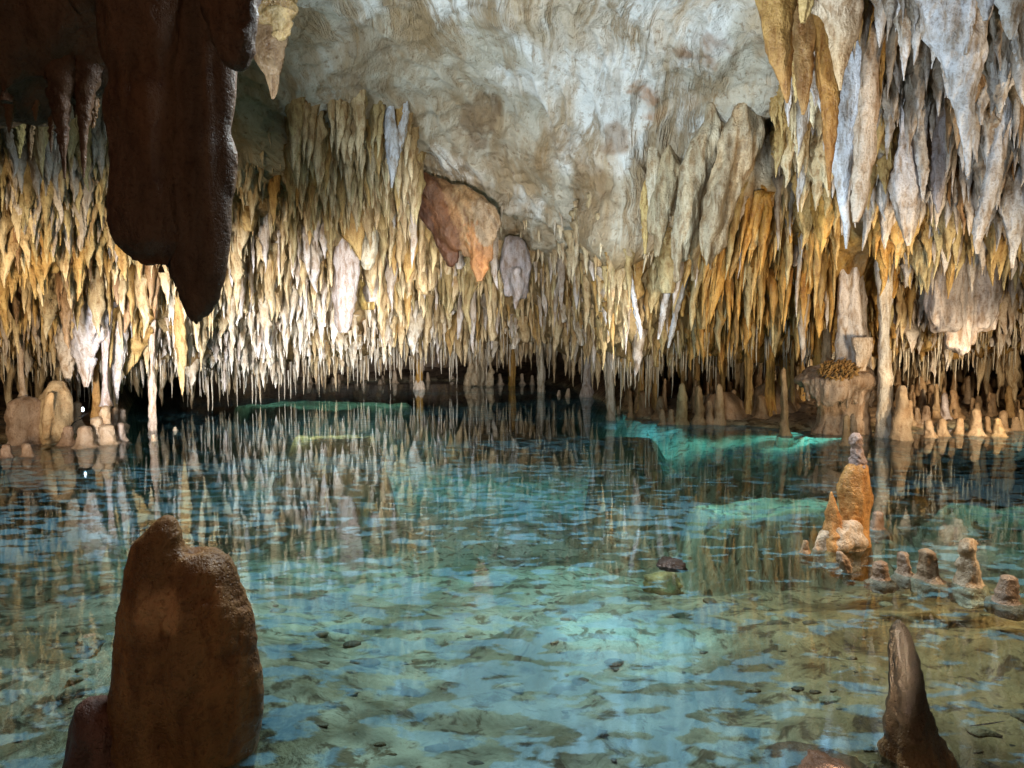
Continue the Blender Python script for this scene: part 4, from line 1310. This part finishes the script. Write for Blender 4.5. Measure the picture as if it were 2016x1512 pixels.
# little lamp on the near bank with its cable
lamp = root_empty('cave_lamp', P(163, 826, 9.5), 'small lit cave lamp with a dark cable among the bank fingers', 'lamp')
M_METAL = plain('dark_metal', (.05, .05, .055), .35, .8)
M_LENS = plain('lit_lens', (.8, .9, 1.0), .2, 0, ((.75, .88, 1.0), 6.0))
p = P(163, 818, 9.35)
g = Geo().add(*tube([p + np.array([0, .06, .02]), p, p - np.array([0, .05, .01])], [.028, .03, .034], rings=8, seg=14, lump=0, flute=0, colour=(.05, .05, .05)))
h1 = link('housing', g.mesh('housing'), M_METAL)
p2 = P(163, 806, 9.36)
g = Geo().add(*tube([p2 + np.array([0, 0, .03]), p2, p2 - np.array([0, 0, .03])], [.010, .017, .010], rings=8, seg=12, lump=0, flute=0, colour=(.8, .9, 1)))
h2 = link('lens', g.mesh('lens'), M_LENS)
pts = [P(163, 822, 9.36), P(158, 826, 9.3), P(150, 829, 9.25), P(142, 836, 9.3), P(138, 850, 9.4)]
g = Geo().add(*tube(pts, [.011] * 5, rings=20, seg=8, lump=0, flute=0, colour=(.05, .05, .05)))
h3 = link('cable', g.mesh('cable'), M_METAL)
adopt(lamp, h1, h2, h3)

# --- foreground stalagmite
FG = (.25, .125, .045)
Df = wd(1478)
parts = [loft_rows([(1014, 322, 340), (1024, 308, 350), (1044, 286, 356), (1066, 266, 362), (1100, 257, 372), (1160, 246, 400), (1250, 236, 410), (1340, 228, 415), (1420, 220, 415), (1500, 205, 420), (1620, 190, 430)], Df, .7, rings=60, seg=40, seed=101, lump=.02, flute=.02, colour=FG),
         loft_rows([(1082, 355, 425), (1088, 345, 440), (1104, 325, 454), (1150, 310, 474), (1200, 305, 496), (1280, 300, 510), (1360, 300, 521), (1430, 300, 517), (1480, 300, 508), (1540, 300, 500), (1620, 300, 500)], Df + .02, .75, rings=60, seg=40, seed=102, lump=.02, flute=.015, colour=FG)]
fgs = root_empty('stalagmite', P(370, 1485, Df), 'massive brown two peaked stalagmite standing in the water closest to the viewer', 'stalagmite')
body = solid('body', parts, .014, mat=M_NEAR, disp=[(.016, (6, 6, 2)), (.010, (16, 16, 3)), (.005, (12, 12, 45)), (.004, (60, 60, 50))], smooth=2, patches=[(305, 1215, Df - .11, .085), (440, 1190, Df - .125, .06)])
foot = solid('foot', [loft_rows([(1374, 170, 205), (1384, 155, 225), (1410, 146, 250), (1450, 140, 270), (1500, 130, 290), (1600, 120, 300)], Df - .03, .8, rings=40, seg=30, seed=103, lump=.05, colour=(.14, .065, .05))], .014, mat=M_NEAR, disp=[(.02, (8, 8, 8))])
for o_ in (body, foot):
    for q in ('label', 'category', 'group'):
        if q in o_: del o_[q]
foot['label'] = 'dark reddish knob at the foot'
adopt(fgs, body, foot)

# --- orange stalagmite in the shallows with a pink crown
Do = wd(1078)
og = root_empty('stalagmite', P(1665, 1082, Do), 'bright orange stalagmite with a mauve crown and a pointed side spire', 'stalagmite')
k = []
k.append(solid('body', [loft_rows([(908, 1678, 1698), (918, 1666, 1705), (935, 1656, 1711), (960, 1649, 1715), (985, 1649, 1715), (1010, 1652, 1711), (1040, 1652, 1709), (1065, 1648, 1711), (1095, 1640, 1714), (1130, 1630, 1720)], Do + .08, .8, rings=50, seg=30, seed=111, lump=.04, colour=(.58, .31, .11))], .011, mat=M_SMOOTH, disp=[(.016, (12, 12, 7)), (.006, (36, 36, 20))]))
k.append(hero('crown', [(852, 1681, 1690), (858, 1675, 1694), (872, 1674, 1697), (888, 1676, 1698), (905, 1676, 1704), (922, 1672, 1706)], Do + .08, 'mauve tipped crown', None, (.50, .38, .36), tip=(.40, .30, .30), depth=.9, mat=M_SMOOTH, rings=30, lump=.14, parent=og))
k.append(hero('side_spire', [(968, 1635, 1638), (985, 1632, 1644), (1005, 1627, 1650), (1030, 1624, 1660), (1060, 1620, 1670), (1100, 1612, 1676)], Do - .02, 'pointed orange side spire', None, (.58, .31, .12), depth=.9, mat=M_SMOOTH, rings=30, lump=.08, parent=og))
k.append(solid('foot', [loft_rows([(1028, 1650, 1690), (1040, 1632, 1700), (1054, 1620, 1710), (1068, 1610, 1712), (1085, 1606, 1690), (1120, 1600, 1700)], Do - .02, .5, rings=30, seg=30, seed=113, lump=.14, flute=.1, colour=(.62, .50, .40))], .011, mat=M_SMOOTH, disp=[(.025, (10, 10, 8)), (.008, (30, 30, 20))]))
for o_ in (k[0], k[3]):
    for q in ('label', 'category', 'group'):
        if q in o_: del o_[q]
k[3]['label'] = 'pale crusted foot'
adopt(og, *k)
stub = [(1726, 1006, 1044, 14, 'rounded pinkish stub behind the orange stalagmite', (.50, .36, .28), 'finger'), (1584, 1064, 1092, 11, 'small sharp peach cone beside the orange stalagmite foot', (.56, .38, .24), 'cone'),
        (1733, 1104, 1143, 15, 'low glistening knob in the shallows before the orange stalagmite', (.44, .30, .22), 'finger'), (1780, 1086, 1132, 14, 'stubby stalagmite with a dark side in the shallows', (.46, .34, .26), 'finger'),
        (1829, 1080, 1145, 17, 'hollow topped stub beside the tallest knobbed one in the shallows', (.48, .35, .24), 'finger'), (1978, 1132, 1186, 21, 'outermost crusted stub in the shallows', (.44, .33, .26), 'finger')]
for (px, t, b, w, lab, c, kd) in stub:
    stalagmite(px, t, b, w, lab, c, D=wd(b - 4), kind=kd, ratio=.72)
hero('stalagmite', [(1086, 1648, 1658), (1094, 1646, 1666), (1110, 1652, 1674), (1126, 1662, 1676), (1150, 1662, 1682)], wd(1126), 'leaning narrow stub closest below the orange stalagmite', 'stalagmite', (.46, .33, .24), mat=M_SMOOTH, depth=.9, rings=24)
hero('stalagmite', [(1060, 1900, 1914), (1066, 1893, 1919), (1082, 1889, 1921), (1096, 1892, 1919), (1108, 1887, 1924), (1122, 1890, 1929), (1138, 1886, 1928), (1155, 1880, 1936), (1185, 1870, 1946)], wd(1150), 'tallest knobbed stub with a pale round head in the shallows', 'stalagmite', (.56, .44, .32), mat=M_SMOOTH, depth=.9, rings=30)
hero('stalagmite', [(1150, 1990, 2000), (1165, 1990, 2004), (1185, 1988, 2006)], wd(1178), 'tiny nub touching the outermost crusted stub', 'stalagmite', (.42, .32, .25), mat=M_SMOOTH, depth=.9, rings=14)
Ds_ = wd(1492)
hero('stalagmite', [(1220, 1766, 1773), (1232, 1758, 1783), (1260, 1754, 1794), (1300, 1754, 1804), (1340, 1756, 1814), (1380, 1755, 1824), (1420, 1750, 1840), (1455, 1750, 1856), (1490, 1744, 1878), (1550, 1735, 1900)], Ds_, 'dark brown pointed spike stalagmite in the near shallows', 'stalagmite', (.085, .056, .03), tip=(.30, .17, .07), mat=M_NEAR, depth=.85, rings=60, seg=34, lump=.10, flute=.05, grain=.012)

# --- rocks and a stick in the pool
def rock(px, py, w, h, z, label, colour, seed, mat=M_NEAR, dep=.8):
    D = wd(py)
    c = P(px, py, D)
    r = w * D / F / 2
    t = np.linspace(0, 1, 7)
    hh = h * D / F
    path = np.stack([np.full(7, c[0]), np.full(7, c[1]), z + hh * (1 - t * 2)], -1)
    rx = r * np.sqrt(np.maximum(.0004, 1 - (1 - t * 2) ** 2))
    v, f, cc = tube(path, rx, rx * dep, rings=18, seg=22, seed=seed, lump=.25, flute=.04, grain=.04 * r / .1, colour=colour)
    o = link('rock', Geo().add(v, f, cc).mesh('rock'), mat)
    tag(o, label, 'rock')


rock(1322, 1112, 56, 14, .0, 'dark wet stone just breaking the surface in mid pool', (.05, .035, .03), 121)
rock(1305, 1100, 80, 24, -.16, 'ochre stone under water behind the dark wet stone', (.40, .24, .07), 122)
rock(175, 1252, 50, 26, -.05, 'pale stone under shallow water beside the massive stalagmite', (.55, .46, .32), 123)
rock(1625, 1508, 250, 46, -.062, 'flat reddish brown boulder barely covered by water next to the spike', (.16, .08, .045), 124, dep=.9)
g = Geo().add(*tube([P(1908, 1431, wd(1431)) + np.array([0, 0, .003]), P(1945, 1427, wd(1427)) + np.array([0, 0, .004]), P(1978, 1421, wd(1421)) + np.array([0, 0, .003])], [.003, .0045, .002], rings=14, seg=7, lump=.1, flute=0, colour=(.06, .045, .04)))
o = link('stick', g.mesh('stick'), M_NEAR)
tag(o, 'thin dark stick floating in the near shallows', 'stick')

g = Geo()
for k in range(520):
    y = 1.7 + 6.5 * random.random() ** 1.6
    x = random.uniform(-.85, .85) * y
    z = float(floor_h(np.array([x]), np.array([y]))[0])
    r = random.choice([random.uniform(.008, .02), random.uniform(.01, .024), random.uniform(.015, .05)])
    if z > -.04 - r: continue
    c = np.array(random.choice([(.15, .11, .06), (.20, .14, .08), (.40, .35, .23), (.30, .22, .12), (.12, .09, .06)])) * random.uniform(.8, 1.2)
    t = np.linspace(0, 1, 5)
    path = np.stack([np.full(5, x), np.full(5, y), z + r * .45 * (1 - 2 * t) + r * .1], -1)
    rx = r * np.sqrt(np.maximum(.002, 1 - (1 - 2 * t) ** 2))
    g.add(*tube(path, rx * random.uniform(.9, 1.7), rx * random.uniform(.6, 1.1), rings=8, seg=9, seed=k, lump=.3, flute=.1, colour=c))
o = link('gravel', g.mesh('gravel'), M_NEAR)
tag(o, 'scattered brown and pale stone fragments on the pool bed', 'gravel', kind='stuff')

# ------------------------------------------------------------------ light
world = bpy.data.worlds.new('World')
scene.world = world
world.use_nodes = True
wn = world.node_tree.nodes['Background']
wn.inputs[0].default_value = (.55, .65, .75, 1)
wn.inputs[1].default_value = .05


def lamp_at(kind, loc, target, power, colour, size=.2, angle=60, blend=.6):
    d = bpy.data.lights.new('unseen_light', kind)
    d.energy = power
    d.color = colour
    if kind == 'SPOT':
        d.spot_size = math.radians(angle)
        d.spot_blend = blend
        d.shadow_soft_size = size
    elif kind == 'AREA':
        d.shape = 'DISK'
        d.size = size
    else:
        d.shadow_soft_size = size
    o = bpy.data.objects.new('unseen_light', d)
    COL.objects.link(o)
    o.location = tuple(loc)
    dv = Vector(tuple(target)) - Vector(tuple(loc))
    o.rotation_euler = dv.to_track_quat('-Z', 'Y').to_euler()
    return o


COOL, NEUT, WARM, AMB = (.74, .89, 1.0), (1.0, .94, .85), (1.0, .80, .52), (1.0, .66, .32)
# unseen lamps set outside the frame, some added only as fill
lamp_at('SPOT', (-3.3, 3.4, .3), P(1260, 110, 9), 3100, COOL, .12, 66, .9)
lamp_at('SPOT', (-.35, .9, .3), P(1180, 140, 10), 800, COOL, .12, 56, .9)
lamp_at('SPOT', (-3.4, 3.0, .3), P(545, 655, 14.5), 8200, (.95, .97, 1.0), .4, 34, .9)
lamp_at('SPOT', (1.0, 1.4, .3), P(780, 645, 17), 7500, (1.0, .97, .92), .4, 30, .9)
lamp_at('SPOT', (-.95, .9, .25), P(1800, 140, 7), 1200, COOL, .1, 33, .9)
lamp_at('SPOT', (5.2, 6.3, .4), P(700, 575, 15.5), 3900, NEUT, .3, 22, .9)
lamp_at('SPOT', (-.15, 1.2, .3), P(1000, 530, 16), 3400, NEUT, .3, 36, .9)
lamp_at('SPOT', (6.6, 6.0, 1.0), P(1500, 520, 11), 600, WARM, .4, 56, .9)
lamp_at('SPOT', (4.7, 4.6, .6), P(1590, 570, 11), 800, WARM, .4, 56, .9)  # wide warm fill, added to brighten the golden curtain
lamp_at('SPOT', (6.4, 3.4, 1.2), P(1800, 330, 7), 700, WARM, .15, 60, .9)
lamp_at('SPOT', (6.2, 5.0, 1.3), P(1780, 810, 11), 1500, WARM, .2, 34, .8)  # added to brighten the dark shore stalagmites
lamp_at('SPOT', (6.7, 7.6, .9), P(1830, 780, 11.6), 420, WARM, .2, 74, .9)  # nearer spot added to brighten the same bank
lamp_at('SPOT', (4.2, 3.2, 1.7), P(1780, 1060, 4.6), 290, (1.0, .72, .42), .06, 62, .8)
lamp_at('SPOT', (3.1, 3.9, 3.2), (2.4, 3.9, 0), 150, (1.0, .74, .44), .3, 54, .9)  # overhead spot added for a warm spill on the shallows
lamp_at('SPOT', (-4.4, 4.0, .4), P(150, 590, 9.2), 1300, WARM, .3, 64, .9)
lamp_at('AREA', (-1.5, -2.5, 3.2), (-.5, 3, 1.0), 38, (1.0, .62, .38), 1.2)  # dim warm fill added so the dark foreground stone reads brown
# lamps under the water
TURQ, BLUE = (.16, .80, .86), (.07, .58, .95)
def under(px, py, power, colour, sx=1.2, sy=.3, z=-.07):
    D = wd(py)
    p = P(px, py, D)
    o = lamp_at('AREA', (p[0], p[1], z), (p[0], p[1], -3), power, colour, sx)
    o.data.shape = 'RECTANGLE'
    o.data.size, o.data.size_y = sx, sy
    o.rotation_euler = (0, 0, random.uniform(-.2, .2))


under(1255, 834, 5, BLUE, 1.2, .8, -.03)
under(1420, 849, 8, TURQ, 2.4, .35, -.03)
under(1580, 858, 6, TURQ, 1.2, .3, -.03)
under(1548, 978, 3.5, TURQ, 1.6, .5, -.05)
under(1995, 982, 3, TURQ, 1.2, .8, -.05)
under(640, 786, 24, (.32, .85, .74), 4.0, 1.6, -.05)
under(648, 850, 5, (.9, .95, .5), 1.5, .4, -.04)
under(1225, 1152, 3, BLUE, 1.2, .5, -.06)
under(900, 820, 120, (.14, .62, .78), 8, 3.0, -.06)
under(850, 940, 45, (.22, .72, .80), 6, 2.4, -.06)
under(1250, 930, 25, (.16, .70, .80), 2.5, 1.6, -.06)
under(950, 1090, 5, (.30, .74, .80), 3.2, 1.0, -.06)
lamp_at('AREA', (-.1, 4.2, 4.2), (-.1, 4.3, 0), 300, (.78, .94, 1.0), 1.6)  # soft fill added high above the pool to light its bed

# ------------------------------------------------------------------ render settings
scene.view_settings.view_transform = 'Standard'
scene.view_settings.look = 'None'
scene.view_settings.exposure = 0
scene.view_settings.gamma = 1
cy = scene.cycles
scene.render.engine = 'CYCLES'
cy.use_denoising = True
cy.denoiser = 'OPENIMAGEDENOISE'
cy.max_bounces = 8
cy.diffuse_bounces = 4
cy.glossy_bounces = 4
cy.transparent_max_bounces = 12
cy.caustics_reflective = False
cy.caustics_refractive = False
cy.sample_clamp_indirect = 4.0
